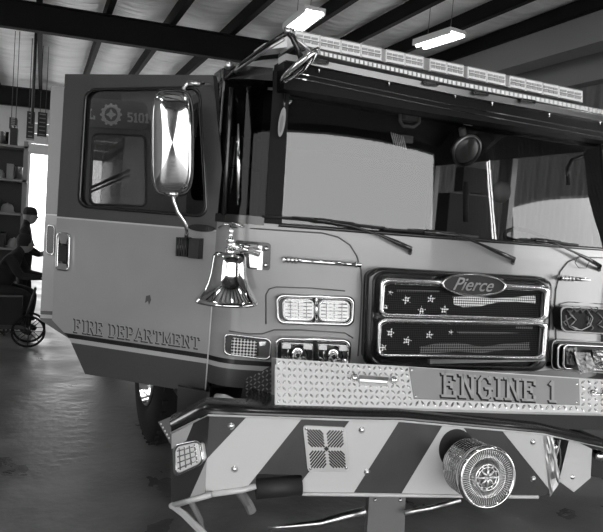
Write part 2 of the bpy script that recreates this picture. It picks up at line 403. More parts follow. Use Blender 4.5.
for q_ in ((-2.4, 1.2), (4.4, .2), (-2.3, 5.5), (6.3, 3.2), (1.2, 1.0)): clight((q_[0], q_[1]-.6, 4.35), (q_[0], q_[1]+.6, 4.35), 4.35, .3, 'twin tube light added out of view to brighten the hall')  # unseen extra lights, added only to lift the light level

# =================================================================== FIRE TRUCK
TR = thing('fire_truck', 'two-tone grey fire engine with open door, chrome bell, mirror and damaged right bumper', 'fire truck', (XC, 5.5, 0))

# --- cab lower body (front, rounded corners)
def prof_pts(n=56, off=0):
    pts = [(XL, 2.99)]
    for i in range(10):
        a = R_(i*10); pts.append((XL+RC-RC*math.cos(a), None))
    xs = [XL+RC-RC*math.cos(R_(a)) for a in range(0, 91, 10)] + [lerp(XL+RC, XR-RC, i/n) for i in range(1, n)] + [XR-RC+RC*math.sin(R_(a)) for a in range(0, 91, 10)]
    return [(XL, 3.0)] + [(x, FY(x, 1.0)) for x in xs] + [(XR, 3.0)]
pp = prof_pts()
b = MB()
zs = [.74, .8, .9, 1.0, 1.2, 1.4, ZB-.02, ZB]
b.grid([[(x, y, z) for x, y in pp] for z in zs], 'livery_cab')
b.grid([[(x, y+k, ZB+(.0 if k else 0)) for x, y in pp] for k in (0, .1)], 'black_gloss')
# sides: sill, pillars, rear body
for x0, x1 in ((XL, XL+.05), (XR-.05, XR)):
    b.box((x0, 2.99, .5), (x1, 9.4, .78), 'livery_cab')
    b.box((x0, 3.83, .78), (x1, 3.98, 2.3), 'livery_cab'); b.box((x0, 4.85, .78), (x1, 9.4, 2.3), 'livery_cab')
b.box((XL+.05, 9.3, .5), (XR-.05, 9.4, 2.3), 'livery_cab')
b.build('cab_body', TR)
# chassis / floor / interior
b = MB(); b.box((XL+.25, 2.75, .42), (XR-.25, 9.2, .7), 'steel_dark'); b.box((XL+.05, 2.95, .7), (XR-.05, 9.2, .8), 'interior')
b.box((XL+.28, 2.72, .35), (XL+.36, 4.6, .62), 'steel_dark'); b.build('chassis', TR)
b = MB(); b.box((XL+.06, 4.9, .8), (XR-.06, 4.95, 2.3), 'interior'); b.build('cab_partition', TR)
b = MB(); b.box((XR-.07, 2.99, .8), (XR-.05, 3.83, 1.45), 'interior'); b.box((XR-.07, 3.98, .8), (XR-.05, 4.85, 1.45), 'interior'); b.build('inner_trim', TR)
# dashboard
b = MB(); rows = []
for z, dy in ((1.1, .28), (1.40, .28), (1.48, .2), (1.50, .06)):
    rows.append([(x, FY(x, 1)+dy, z) for x in [lerp(XL+.12, XR-.12, i/20) for i in range(21)]])
b.grid(rows, 'interior'); b.build('dashboard', TR)
for sx in (1.2, 2.95):
    b = MB(); b.box((sx-.24, 3.75, .95), (sx+.24, 3.9, 1.85), 'seat'); b.box((sx-.26, 3.3, .95), (sx+.26, 3.8, 1.12), 'seat'); b.box((sx-.13, 3.76, 1.87), (sx+.13, 3.86, 2.05), 'seat')
    b.build('seat', TR)
b = MB(); cc = Vector((2.95, 3.1, 1.5)); ax = Vector((0, -.55, .83)).normalized(); u = Vector((1, 0, 0)); v = ax.cross(u)
b.tube([cc+(u*math.cos(t)+v*math.sin(t))*.22 for t in [2*math.pi*i/28 for i in range(29)]], .013, 'black_matte', 8, caps=False)
for t in (.5, 2.6, 4.7): b.tube([cc, cc+(u*math.cos(t)+v*math.sin(t))*.22], .012, 'black_matte', 6)
b.tube([cc, cc-ax*.35], .03, 'black_matte', 8); b.build('steering_wheel', TR)

# --- windscreen
WT = [(270, 87), (291, 90), (345, 98), (400, 108), (500, 124), (604, 141), (625, 146)]
WB = [(268, 219), (291, 222), (345, 227), (440, 235), (520, 242), (603, 249), (625, 252)]
def curve_px(C, x):
    if x <= C[0][0]: return C[0][1]
    for (a, b2) in zip(C, C[1:]):
        if x <= b2[0]: return lerp(a[1], b2[1], (x-a[0])/(b2[0]-a[0]))
    return C[-1][1]
def ribbon(mb, top, bot, x0, x1, off, th, m, n=40, rows=2, smooth=True, fn=FS):
    G = []
    for k in range(rows+1):
        G.append([fn(lerp(x0, x1, i/n), lerp(curve_px(top, lerp(x0, x1, i/n)), curve_px(bot, lerp(x0, x1, i/n)), k/rows), off) for i in range(n+1)])
    back = Vector((0, th, 0))
    mb.grid(G, m, smooth)
    mb.grid([[p for p in G[0]], [p+back for p in G[0]]], m, False)
    mb.grid([[p for p in G[-1]], [p+back for p in G[-1]]], m, False)
    for j in (0, -1): mb.grid([[r[j] for r in G], [r[j]+back for r in G]], m, False)
b = MB(); n = 48
XW0, XW1 = XL+.26, XR-.03
GX = [lerp(XW0, XW1, i/n) for i in range(n+1)]
b.grid([[(x, FY(x, z), z) for x in GX] for z in [lerp(ZB, 2.24, k/10) for k in range(11)]], 'windscreen_glass')
b.grid([[(x, FY(x, z)+.008, z) for x in GX] for z in [lerp(ZB, 2.24, k/10) for k in range(11)]], 'clear')
b.build('windshield', TR)
# gasket and pillars
b = MB(); 
ribbon(b, WT, [(x, y+3) for x, y in WT], 268, 625, .006, .03, 'black_gloss')
b.grid([[(x, FY(x, z)-o, z) for x in GX] for z, o in ((ZB-.012, .0), (ZB-.008, .012), (ZB+.004, .012), (ZB+.008, 0))], 'black_gloss')
def pillar(mb, x0, x1, m, z1=2.25, dep=.12):
    xs = [lerp(x0, x1, i/8) for i in range(9)]; zz = [lerp(ZB, z1, k/6) for k in range(7)]
    mb.grid([[(x, FY(x, z)-.008, z) for x in xs] for z in zz], m)
    for x in (x0, x1): mb.grid([[(x, FY(x, z)-.008, z), (x, FY(x, z)+dep, z)] for z in zz], m)
pillar(b, XL+.20, XL+.275, 'visor_black'); pillar(b, XR-.12, XR-.03, 'steel_dark')
b.build('windshield_frame', TR)
# corner window
b = MB(); xs = [XL+RC-RC*math.cos(R_(a)) for a in range(0, 91, 9)] + [XL+.16, XL+.20]
b.grid([[(XL, FY(XL+.001, z)+.12, z)]+[(x, FY(x, z), z) for x in xs] for z in [lerp(ZB, 2.25, k/8) for k in range(9)]], 'corner_glass')
b.build('corner_window', TR)
b = MB()
for z0, z1 in ((ZB-.01, ZB+.03), (2.2, 2.26)):
    b.grid([[(XL-.004, FY(XL+.001, z)+.12, z)]+[(x-.004, FY(x, z)-.006, z) for x in xs] for z in (z0, z1)], 'black_gloss')
b.tube([(XL+.03, FY(XL+.03, z)-.012, z) for z in (1.56, 1.8, 2.0, 2.16)], .012, 'black_gloss', 8)
b.box((XL, 2.95, ZB), (XL+.06, 3.0, 2.25), 'black_gloss')
b.build('corner_window_frame', TR)
b = MB(); b.tube([FS(238, 205, .02), FS(238.5, 160, .02), FS(238.5, 124, .02)], [.006, .011, .006], 'chrome', 8); b.build('corner_trim_strip', TR)

# --- roof and visor
b = MB(); rp = [(XL, 3.0)] + [(x, FY(x, 1.0)) for x in [XL+RC-RC*math.cos(R_(a)) for a in range(0, 91, 10)] + [lerp(XL+RC, XR-RC, i/40) for i in range(1, 40)] + [XR-RC+RC*math.sin(R_(a)) for a in range(0, 91, 10)]] + [(XR, 3.0)]
RR = []
def zr(x): return 2.35-.13*max(0, 1-min(x-XL, XR-x)/.30)**2
for t, ins in ((0, 0), (.4, -.012), (.65, .0), (.85, .04), (.95, .09), (1, .16)):
    RR.append([(x, y+ins+.085, lerp(2.235, zr(x), t)) for x, y in rp])
b.grid(RR, 'paint_mid')
xr_ = [lerp(XL, XR, i/50) for i in range(51)]
b.grid([[(x, y, zr(x)) for x in xr_] for y in (2.98, 9.4)], 'paint_mid'); b.grid([[(x, 2.98, 2.22), (x, 2.98, zr(x))] for x in xr_], 'paint_mid', False)
b.box((XL, 2.99, 2.17), (XL+.04, 9.4, 2.225), 'paint_mid'); b.box((XR-.04, 2.99, 2.17), (XR, 9.4, 2.225), 'paint_mid')
b.build('cab_roof', TR)
b = MB(); b.box((XL+.05, 2.98, 2.17), (XR-.05, 4.9, 2.199), 'interior'); b.build('headliner', TR)
# bands (px curves)
def line2(a, b2): return [a, b2]
def off_(C, d): return [(x, y+d) for x, y in C]
V1 = [(284, 57), (300, 60), (450, 91), (603, 119), (625, 123)]    # chrome band top... measured along its centre
b = MB(); ribbon(b, off_(V1, -4), off_(V1, 2.5), 286, 622, .13, .1, 'chrome_rough'); b.build('visor_band', TR)
b = MB(); ribbon(b, off_(V1, 2.5), off_(WT, 0), 284, 625, .10, .13, 'visor_black', rows=5); lab(b.build('sun_visor', TR), 'glossy black sun visor above the windshield')
for dy in (13, 18):
    b = MB(); ribbon(b, off_(V1, dy), off_(V1, dy+1.1), 286, 622, .106, .01, 'chrome'); b.build('visor_trim', TR)
for x, y in ((319, 70), (389, 83), (455, 95), (492, 103), (549, 114), (600, 122)):
    b = MB(); pl = TP(x, y, .11); b.lathe([(.004, 0), (.004, .008), (.0001, .009)], pl.at(x, y, 0), pl.n, 'chrome', 8); b.tube([pl.at(x, y-4, .006), pl.at(x, y+3, .006)], .0035, 'chrome', 6); b.build('visor_clip', TR)
# led marker strip
b = MB(); LS = [(308, 50.5), (316, 52), (450, 82), (603, 112), (622, 116)]
ribbon(b, off_(LS, -2.5), off_(LS, 2.5), 309, 622, .135, .08, 'grey_plastic')
for i in range(70):
    x = lerp(311, 620, (i+.5)/70); y = curve_px(LS, x); pl = TP(x, y, .135)
    b.slab([(x-1.5, y-2.1), (x+1.3, y-1.6), (x+1.3, y+2.0), (x-1.5, y+1.6)], pl, 0, .008, 'glass_lens')
b.build('marker_light_strip', TR)
for x, y in ((321, 61), (431, 83), (481, 93), (528, 101)):
    b = MB(); pl = TP(x, y, .14); q = [(x-7.5, y-3.2), (x+8, y-.8), (x+8, y+3.4), (x-7.5, y+1.2)]
    b.ring(rrect(q), rrect(inset(q, .14, .3)), pl, 0, .012, 'black_gloss'); b.slab(inset(q, .1, .25), pl, 0, .004, 'lens_dark'); b.build('clearance_light', TR)
# light bar
A = [(294, 29.5), (300, 31), (450, 62.4), (583, 91)]; B = [(294, 44), (300, 45.5), (450, 74.5), (583, 103)]
LBY = 2.72
def fnp(px, py, off): return PY(px, py, LBY-off)
b = MB(); ribbon(b, off_(B, -1), off_(B, 4), 295, 583, -.02, .22, 'black_matte', fn=fnp); b.build('light_bar_base', TR)
mods = [295, 321, 346, 372, 380.5, 403, 425, 431, 452, 463, 474, 495, 505, 525, 545, 563, 583]
mods = [295, 320, 341, 361, 382, 386, 405, 424, 430, 447, 464, 468, 487, 506, 510, 526, 543, 559, 583]
gaps = {(382, 386), (424, 430), (464, 468), (506, 510)}
for a, c2 in zip(mods, mods[1:]):
    b = MB()
    if (a, c2) in gaps:
        ribbon(b, off_(A, .5), B, a, c2, -.006, .18, 'chrome_rough', n=2, fn=fnp); b.build('light_bar_joint', TR); continue
    ribbon(b, A, B, a+.4, c2-.4, 0, .2, 'glass_lens', n=2, rows=4, fn=fnp)
    for k in (.3, .62):
        for s in range(3):
            x = lerp(a, c2, .2+.3*s); y0 = lerp(curve_px(A, x), curve_px(B, x), k); w = (c2-a)*.12
            b.slab([(x-w, y0-1.3), (x+w, y0-.4), (x+w, y0+1.6), (x-w, y0+.7)], Plane((0, LBY, 0), (0, -1, 0)), 0, .006, 'grey_lens')
    for k in (.0, .52, .97):
        x = (a+c2)/2
        b.tube([PY(a+1, lerp(curve_px(A, a+1), curve_px(B, a+1), k), LBY-.004), PY(c2-1, lerp(curve_px(A, c2-1), curve_px(B, c2-1), k), LBY-.004)], .0022, 'grey_plastic', 6)
    b.build('light_module', TR)
b = MB(); ribbon(b, [(262, 44), (296, 34)], [(262, 50), (296, 46)], 264, 294, -.1, .15, 'glass_lens', n=6, fn=fnp); b.build('light_bar_end', TR)

# --- cab front trim
def cab_tube(name, pts, r, m, off=.004):
    b = MB(); b.tube([FS(x, y, off) for x, y in pts], r, m, 6); return b.build(name, TR)
cab_tube('panel_bead', [(232, 227), (260, 229), (290, 231), (322, 233), (338, 237), (350, 245), (357, 256), (361, 270), (362, 285), (360, 330), (358, 356)], .0035, 'paint_dark')
cab_tube('panel_bead', [(553, 330), (556, 290), (560, 272), (568, 262), (580, 257), (603, 258)], .0035, 'paint_dark')
cab_tube('panel_bead', [(266, 324), (266, 295), (269, 289), (276, 287), (310, 288), (345, 291)], .003, 'paint_dark')
cab_tube('panel_bead', [(229, 331), (250, 334), (262, 334), (274, 330), (300, 330), (345, 333), (353, 338)], .003, 'paint_dark')
cab_tube('panel_bead', [(556, 345), (556, 312), (560, 304), (568, 302), (603, 304)], .003, 'paint_dark')
def gbar(x0, y0, x1, y1):
    b = MB(); P = FS(x0, y0, .04); Q = FS(x1, y1, .04)
    b.tube([P, Q], .0115, 'chrome', 12)
    for t in (.0, .05, .1, .15, .92): b.tube([P.lerp(Q, t), P.lerp(Q, t+.03)], .0155, 'chrome', 12)
    b.tube([P.lerp(Q, .02), P.lerp(Q, .02)+Vector((.01, .05, 0))], .012, 'chrome', 8); b.tube([P.lerp(Q, .95), P.lerp(Q, .95)+Vector((.01, .05, 0))], .012, 'chrome', 8)
    b.build('grab_bar', TR)
gbar(283, 259.5, 361, 265); gbar(560, 278, 622, 282)

# --- headlights
def rbezel(q, pl, w, hgt, m='chrome', ru=.1, rv=.25, name='bezel', parent=TR, back='black_gloss', iw=None):
    b = MB(); b.ring(rrect(q, ru, rv), rrect(inset(q, w, iw or w*2.2), ru, rv), pl, 0, hgt, m)
    b.slab(rrect(inset(q, w*.5, w), ru, rv), pl, -.002, .004 if name != 'marker_lamp' else .014, back); return b.build(name, parent)
def lamp(q, pl, kind, parent, name='lamp'):
    b = MB()
    if kind == 'led':
        b.slab(rrect(q, .22, .3), pl, .0, .018, 'glass_lens')
        for k in range(5): 
            qa = quadmap(q, .08, .16+.17*k); qb = quadmap(q, .92, .16+.17*k)
            b.tube([pl.at(*qa, .019), pl.at(*qb, .019)], .0035, 'reflector', 6)
        for k in range(1, 4):
            b.tube([pl.at(*quadmap(q, k/4, .1), .019), pl.at(*quadmap(q, k/4, .9), .019)], .002, 'grey_plastic', 6)
        b.ring(rrect(q, .22, .3), rrect(inset(q, .05, .08), .22, .3), pl, 0, .024, 'chrome')
    else:
        b.slab(rrect(q, .1, .15), pl, .0, .006, 'reflector')
        # halogen reflector bowl with bulb behind a clear lens
        c = quadmap(q, .5, .55); o = pl.at(*c, .004); r = (pl.at(*quadmap(q, .5, 0), 0)-pl.at(*quadmap(q, .5, 1), 0)).length/2
        b.lathe([(r*.95, .012), (r*.8, .0), (r*.5, .004), (r*.3, .008), (r*.28, .02), (r*.12, .024), (.0001, .026)], o, pl.n, 'reflector', 20)
        b.lathe([(r*.2, .02), (r*.18, .034), (.0001, .036)], o, pl.n, 'black_gloss', 12)
        for k in (.16, .84):
            q2 = [quadmap(q, k-.14, .05), quadmap(q, k+.14, .05), quadmap(q, k+.14, .3), quadmap(q, k-.14, .3)]
            b.slab(q2, pl, .004, .02, 'white_plastic')
        for k in range(3):
            b.tube([pl.at(*quadmap(q, .1+.3*k, .7), .014), pl.at(*quadmap(q, .25+.3*k, .95), .014)], .004, 'lens_dark', 6)
        b.ring(rrect(q, .1, .15), rrect(inset(q, .05, .08), .1, .15), pl, 0, .022, 'chrome')
    return b.build(name, parent)
q = [(275, 293.5), (355.6, 296), (354, 327), (276, 324.5)]; pl = TP(315, 310, 0)
h = rbezel(q, pl, .045, .045, name='headlight', iw=.13)
lamp([(282, 298.5), (314.5, 299.5), (314.5, 320.8), (283, 320)], pl, 'led', h); lamp([(318.5, 300), (350, 301), (349.5, 322), (318.5, 321)], pl, 'led', h)
b = MB(); b.tube([pl.at(316.5, 298, .03), pl.at(316.3, 323, .03)], .008, 'chrome', 8); b.build('divider', h)
q = [(274.5, 336.5), (352, 339), (350, 368), (275, 366)]; pl = TP(313, 350, 0)
h = rbezel(q, pl, .045, .045, name='headlight', iw=.13)
lamp([(281, 342), (313.5, 343.5), (313.5, 364), (281, 363)], pl, 'hal', h); lamp([(317.5, 343.5), (349, 345), (348, 366), (317.5, 364)], pl, 'hal', h)
# amber marker
q = [(224, 332.5), (272, 338.5), (271, 361), (223, 355)]; pl = TP(247, 345, 0); pl = Plane(pl.o+Vector((0, .0, 0)), Vector((-.35, -1, 0)))
h = rbezel(q, pl, .05, .03, 'chrome', .12, .2, name='marker_lamp', iw=.1)
b = MB(); b.slab(rrect([(232, 337.5), (257, 341), (256, 358.5), (231, 355)], .08, .12), pl, .0, .016, 'lens_grid'); b.build('reflex_lens', h)
b = MB(); b.slab(rrect([(259, 341), (270, 342.5), (269.5, 359), (258.5, 358)], .2, .2), pl, .0, .02, 'lens_dark'); b.build('lens', h)
b = MB(); b.slab([(259, 342), (266, 341.5), (265, 345.5), (260, 346)], pl, .02, .028, 'reflector'); b.build('bulb', h)
# right side: empty upper bucket with hanging wires, broken lower one
q = [(560, 306), (640, 309), (640, 337), (561, 332)]; pl = TP(600, 318, 0)
b = MB(); b.ring(rrect(q, .06, .25), rrect(inset(q, .02, .08), .06, .25), pl, -.004, .034, 'paint_mid'); b.slab(rrect(inset(q, .015, .06), .06, .25), pl, -.03, .02, 'beam')
hh = b.build('headlight_bucket', TR); lab(hh, 'empty dark headlight bucket with loose wires')
random.seed(3)
for k in range(7):
    b = MB(); x = random.uniform(565, 598); y = random.uniform(310, 316)
    P = [(x, y), (x+random.uniform(-6, 8), y+6), (x+random.uniform(-8, 8), y+12), (x+random.uniform(-5, 12), y+15)]
    if k == 0: P = [(588, 311), (593, 318), (590, 326), (582, 330), (574, 329)]
    pts = []
    for i in range(len(P)-1):
        for t in (0, .33, .66): pts.append((lerp(P[i][0], P[i+1][0], t), lerp(P[i][1], P[i+1][1], t)))
    pts.append(P[-1])
    b.tube([pl.at(a, c2, .028+.006*math.sin(i)) for i, (a, c2) in enumerate(pts)], .0035 if k else .003, 'wire' if k in (0, 3) else 'steel_mid', 6); b.build('wire', hh)
b = MB(); pts = [pl.at(568+i*2.2, 310+2*math.sin(i*2.3), .026) for i in range(14)]; b.tube(pts, .01, 'steel_dark', 6, smooth=False); b.build('wire_loom', hh)
pl = TP(590, 350, 0)
q = [(552, 339), (640, 344), (640, 376), (551, 370)]
h = rbezel(q, pl, .012, .02, 'paint_mid', .06, .2, name='headlight', back='black_matte', iw=.05); lab(h, 'broken headlight with crumpled lamp hanging out')
for dx, m_ in ((5, 'chrome_rough'), (11, 'chrome')):
    q2 = [(552+dx, 343+dx*.06), (640, 347), (640, 373), (551+dx, 369+dx*.05)]
    b = MB(); b.ring(rrect(q2, .05, .2), rrect(inset(q2, .035, .09), .05, .2), pl, 0, .03+.01*dx/5, m_); b.build('bezel', h)
def crumple(name, q, pl, o, m, amp, parent, nn=9, seed=1):
    random.seed(seed); b = MB(); rows = []
    for j in range(nn+1):
        rows.append([pl.at(*quadmap(q, i/nn, j/nn), o + random.uniform(-amp, amp)*(0 if i in (0, nn) or j in (0, nn) else 1)) for i in range(nn+1)])
    b.grid(rows, m, False)
    rw = [[p for p in rows[0]], [p-pl.n*.02 for p in rows[0]]]; b.grid(rw, m, False); b.grid([[p for p in rows[-1]], [p-pl.n*.02 for p in rows[-1]]], m, False)
    return b.build(name, parent)
crumple('lamp', [(574, 352), (590, 353), (597, 370), (580, 374)], pl, .07, 'grey_lens', .012, h, 8, 4)
crumple('reflector_shard', [(566, 349), (577, 347), (578, 366), (567, 364)], pl, .04, 'steel_mid', .012, h, 6, 5)
crumple('lamp', [(592, 350), (625, 352), (625, 372), (596, 370)], pl, .05, 'lens_dark', .012, h, 8, 9)
# small dent / bullet marks beside it are left plain

# --- grille
pl = TP(462, 318, 0); pl = Plane(TP(375, 318, .07).o, (TP(375, 318, .07).o-TP(548, 318, .07).o).cross(Vector((0, 0, 1))))
GO = [(380.5, 275), (551, 284.5), (545, 360), (376, 357.5)]
b = MB()
q = [(366, 266), (553, 277), (547, 372), (362, 368)]
b.ring(rrect(q, .09, .12), rrect(inset(q, .07, .07), .07, .1), pl, -.07, .02, 'black_gloss'); b.slab(rrect(inset(q, .03, .03), .07, .1), pl, -.08, .0, 'black_gloss')
g = b.build('grille', TR)
O1 = [(386, 284.5), (544, 292), (542.4, 317.5), (384, 312.5)]; O2 = [(382.5, 323.5), (541.8, 326.5), (540.8, 355.5), (380.5, 353)]
b = MB(); E1 = [(380, 276), (551, 285), (549, 321.5), (378, 317)]; E2 = [(377.5, 318), (549, 321), (546, 361), (375.5, 359)]
b.ring(rrect(E1, .05, .18), rrect(O1, .04, .12), pl, -.01, .045, 'chrome_satin'); b.ring(rrect(E2, .05, .15), rrect(O2, .04, .12), pl, -.01, .045, 'chrome_satin')
b.build('grille_frame', g)
b = MB(); b.slab(rrect(inset(O1, -.01, -.05), .04, .12), pl, -.004, .006, 'mesh_dark'); b.slab(rrect(inset(O2, -.01, -.05), .04, .12), pl, -.004, .006, 'mesh_dark')
def cz(x, y): return (360+x/3.015, 260+y/3.015)
for (x, y, r) in ((92, 98, 9), (140, 120, 15), (214, 117, 14), (186, 153, 14), (254, 150, 15), (78, 142, 9), (92, 220, 15), (142, 243, 15), (209, 226, 13), (274, 218, 8), (70, 264, 13)):
    cx, cy = cz(x, y); b.slab(star(cx, cy, r/3.015, .15*((x*7) % 5-2)), pl, .006, .0075, 'mesh_light')
b.slab([cz(*p) for p in ((280, 112), (330, 110), (400, 116), (470, 112), (528, 106), (530, 132), (470, 125), (410, 128), (360, 140), (310, 142), (284, 134))], pl, .006, .0075, 'mesh_light')
b.slab([cz(*p) for p in ((290, 216), (430, 218), (480, 220), (420, 224), (300, 222))], pl, .006, .0075, 'mesh_dim')
b.slab([cz(*p) for p in ((180, 262), (240, 250), (300, 250), (370, 262), (440, 252), (510, 248), (512, 272), (440, 270), (370, 280), (290, 276), (230, 280), (182, 280))], pl, .006, .0075, 'mesh_dim')
b.slab([cz(*p) for p in ((470, 198), (520, 200), (520, 210), (470, 206))], pl, .006, .0075, 'mesh_dim')
b.slab([cz(*p) for p in ((112, 90), (240, 92), (240, 98), (112, 96))], pl, .006, .0075, 'mesh_dim')
lab(b.build('flag_mesh', g), 'dark punched screen with stars and stripes pattern')
# louvred chrome lower lip
b = MB(); ribbon(b, [(430, 359), (545, 357)], [(430, 364), (545, 361)], 430, 545, 0, .03, 'alu', fn=lambda x, y, o: pl.at(x, y, .02+o)); b.build('lower_lip', g)
# emblem
b = MB(); e1 = ell(474, 285, 33, 11.5, 40, .04); e2 = ell(474, 285, 29.5, 8.8, 40, .04)
b.ring(e1, e2, pl, .0, .07, 'chrome'); b.slab(ell(474, 285, 31, 10, 40, .04), pl, .02, .056, 'steel_dark'); em = b.build('emblem', g)
lab(em, 'oval chrome badge with script lettering')
cu = bpy.data.curves.new('t', 'FONT'); cu.body = 'Pierce'; cu.size = 1; cu.shear = .45; cu.extrude = .01; cu.offset = .006; cu.align_x = 'CENTER'; cu.align_y = 'CENTER'
to = bpy.data.objects.new('t', cu); COL.objects.link(to); bpy.context.view_layer.update()
me = bpy.data.meshes.new_from_object(to); COL.objects.unlink(to); bpy.data.objects.remove(to)
xs_ = [v.co.x for v in me.vertices]; cxm = (max(xs_)+min(xs_))/2; wtx = max(xs_)-min(xs_)
C0 = pl.at(474, 285.3, .058); U = pl.at(494, 286.4, .058)-pl.at(454, 284.2, .058); Vv = pl.n.cross(U.normalized()); sc = U.length/wtx
if Vv.z < 0: Vv = -Vv
for v in me.vertices: v.co = C0 + U.normalized()*(v.co.x-cxm)*sc + Vv*(v.co.y*sc*.95) + pl.n*v.co.z*.1
me.materials.append(M['chrome_rough']); to = bpy.data.objects.new('lettering', me); COL.objects.link(to); to.parent = em

# --- wipers
def wiper(blade, arm):
    b = MB(); b.tube([FS(x, y, .035) for x, y in blade], .006, 'black_matte', 6)
    mid = blade[len(blade)//2]; b.tube([FS(blade[0][0]*.5+mid[0]*.5, (blade[0][1]+mid[1])/2-1, .045), FS(mid[0], mid[1]-1.5, .048), FS(blade[-1][0]*.5+mid[0]*.5, (blade[-1][1]+mid[1])/2-1, .045)], .006, 'black_matte', 6)
    o = b.build('wiper', TR)
    b = MB(); n_ = len(arm); b.tube([FS(x, y, .05) for x, y in arm], [.006]*(n_-2)+[.012, .013], 'black_gloss', 8)
    b.tube([FS(arm[-1][0]-1, arm[-1][1]+4, 0), FS(arm[-1][0]-1, arm[-1][1], .05)], .011, 'black_gloss', 8); b.build('wiper_arm', o)
    b = MB(); b.tube([FS(mid[0]-8, mid[1]-.8, .05), FS(mid[0]+8, mid[1]+.6, .05)], .009, 'black_gloss', 8); b.build('wiper_clip', o)
wiper([(262, 216), (290, 218), (322, 221), (350, 224), (385, 228)], [(322, 221), (352, 226), (380, 235), (398, 243), (411, 249)])
wiper([(384, 229), (410, 231), (432, 232.5), (452, 234), (478, 237)], [(432, 233), (458, 235), (480, 244), (498, 252), (514, 259)])
wiper([(520, 239), (534, 240), (543, 241), (560, 243), (578, 245)], [(543, 241), (557, 244), (574, 252), (588, 259), (600, 266)])
cab_tube('washer_hose', [(577, 258), (575, 263), (579, 268), (586, 268), (589, 262)], .002, 'black_matte', .02)

# --- interior details seen through the glass
def inn(px, py, dy): d = ray(px, py); p = FS(px, py, 0); return CAM + d*((p.y+dy)/d.y)
b = MB(); c0 = inn(466, 150, .15); b.lathe([(.0001, .02), (.06, .02), (.085, .0), (.08, -.03), (.03, -.05)], c0, (0, -.8, -.35), 'lens_dark', 24); b.lathe([(.085, 0), (.09, .012), (.078, .016)], c0, (0, -.8, -.35), 'chrome_rough', 24)
b.tube([inn(462, 128, .12), inn(464, 142, .15)], .02, 'steel_mid', 8); b.build('map_light', TR)
b = MB(); P = PY(469, 121, 2.72); b.box((P.x-.025, P.y, P.z-.022), (P.x+.025, P.y+.01, P.z+.022), 'white_plastic'); b.build('sticker', TR)
b = MB(); c0 = inn(410, 115, .12); b.box((c0.x-.035, c0.y-.02, c0.z-.03), (c0.x+.035, c0.y+.05, c0.z+.05), 'steel_mid')
b.tube([inn(x, y, .1) for x, y in ((400, 108), (400, 121), (403, 126), (414, 127), (419, 123), (420, 110))], .008, 'steel_mid', 8); b.build('roof_console_mount', TR)
b = MB(); c0 = inn(441, 111, .12); b.box((c0.x-.09, c0.y, c0.z-.02), (c0.x+.06, c0.y+.05, c0.z+.025), 'steel_mid'); b.build('overhead_switch_box', TR)
b = MB(); c0 = inn(399, 139, .14)
for k in range(7): b.tube([inn(391+k*2.0, 132+k*.7, .14), inn(394+k*2.0, 144+k*.9, .14)], .003, 'white_plastic', 6)
b.box((c0.x+.02, c0.y+.01, c0.z-.01), (c0.x+.09, c0.y+.04, c0.z+.025), 'steel_mid'); b.build('air_vent', TR)
b = MB(); c0 = inn(502, 192, .35); b.lathe([(.0001, .02), (.05, .02), (.065, .0), (.06, -.03)], c0, (0, -1, 0), 'steel_mid', 24); b.build('speaker', TR)
b = MB(); b.tube([inn(x, y, .5) for x, y in ((568, 185), (567, 168), (572, 160), (582, 156), (590, 158))], .014, 'black_gloss', 8); b.build('grab_handle', TR)
b = MB(); b.tube([inn(x, y, .8) for x, y in ((466, 182), (466, 222))], .02, 'interior_grey', 8); b.build('radio_pole', TR)

# --- left cross-view mirror on the roof corner
b = MB(); b.tube([FS(226, 79, .06), FS(245, 62, .12), FS(268, 45, .2), FS(288, 32, .28)], .011, 'black_gloss', 10); b.tube([FS(235, 72, .1), FS(262, 53, .18), FS(284, 39, .26)], .007, 'chrome_rough', 8)
b.tube([FS(287, 31, .28), FS(293, 38, .28), FS(303, 62, .28)], .013, 'black_gloss', 10); b.tube([FS(290, 33, .28), FS(311, 52, .28)], .008, 'chrome_rough', 8)
b.tube([FS(284, 31, .28), FS(292, 31, .28)], .016, 'chrome_rough', 10); b.lathe([(.0001, 0), (.02, .0), (.02, .03), (.0001, .03)], FS(228, 66, .1), (0, -1, 0), 'chrome_rough', 12)
ma = b.build('mirror_arm', TR)
b = MB(); Cn = FS(301, 67, .28); U = (FS(320, 51, .28)-FS(281, 84, .28)); Lh = U.length/2; U.normalize(); d = (CAM-Cn).normalized(); nn = U.cross(d).normalized(); 
nn = (nn + d*.12).normalized(); V3 = nn.cross(U)
rows = []
for k, (r, h_) in enumerate(((.02, .022), (.5, .016), (.85, .006), (1, -.004), (1, -.014), (.9, -.02), (.5, -.016), (.02, -.014))):
    rows.append([Cn + U*math.cos(t)*Lh*r + V3*math.sin(t)*Lh*.9*r + nn*h_ for t in [2*math.pi*i/28 for i in range(28)]])
b.grid(rows, 'chrome', True, closed_u=True); b.build('convex_mirror', ma)
b = MB(); Cn = FS(282, 122, .07); pl2 = Plane(Cn, (CAM-Cn)+Vector((.2, 0, 0))); b.slab(ell(282, 122, 3.3, 15, 24, .15), pl2, -.01, .004, 'grey_plastic'); b.slab(ell(281.5, 124, 1.6, 9, 20, .15), pl2, .004, .006, 'steel_mid'); 
b.tube([FS(284, 108, .06), FS(285, 92, .03)], .006, 'black_gloss', 6); b.build('spot_mirror', TR)

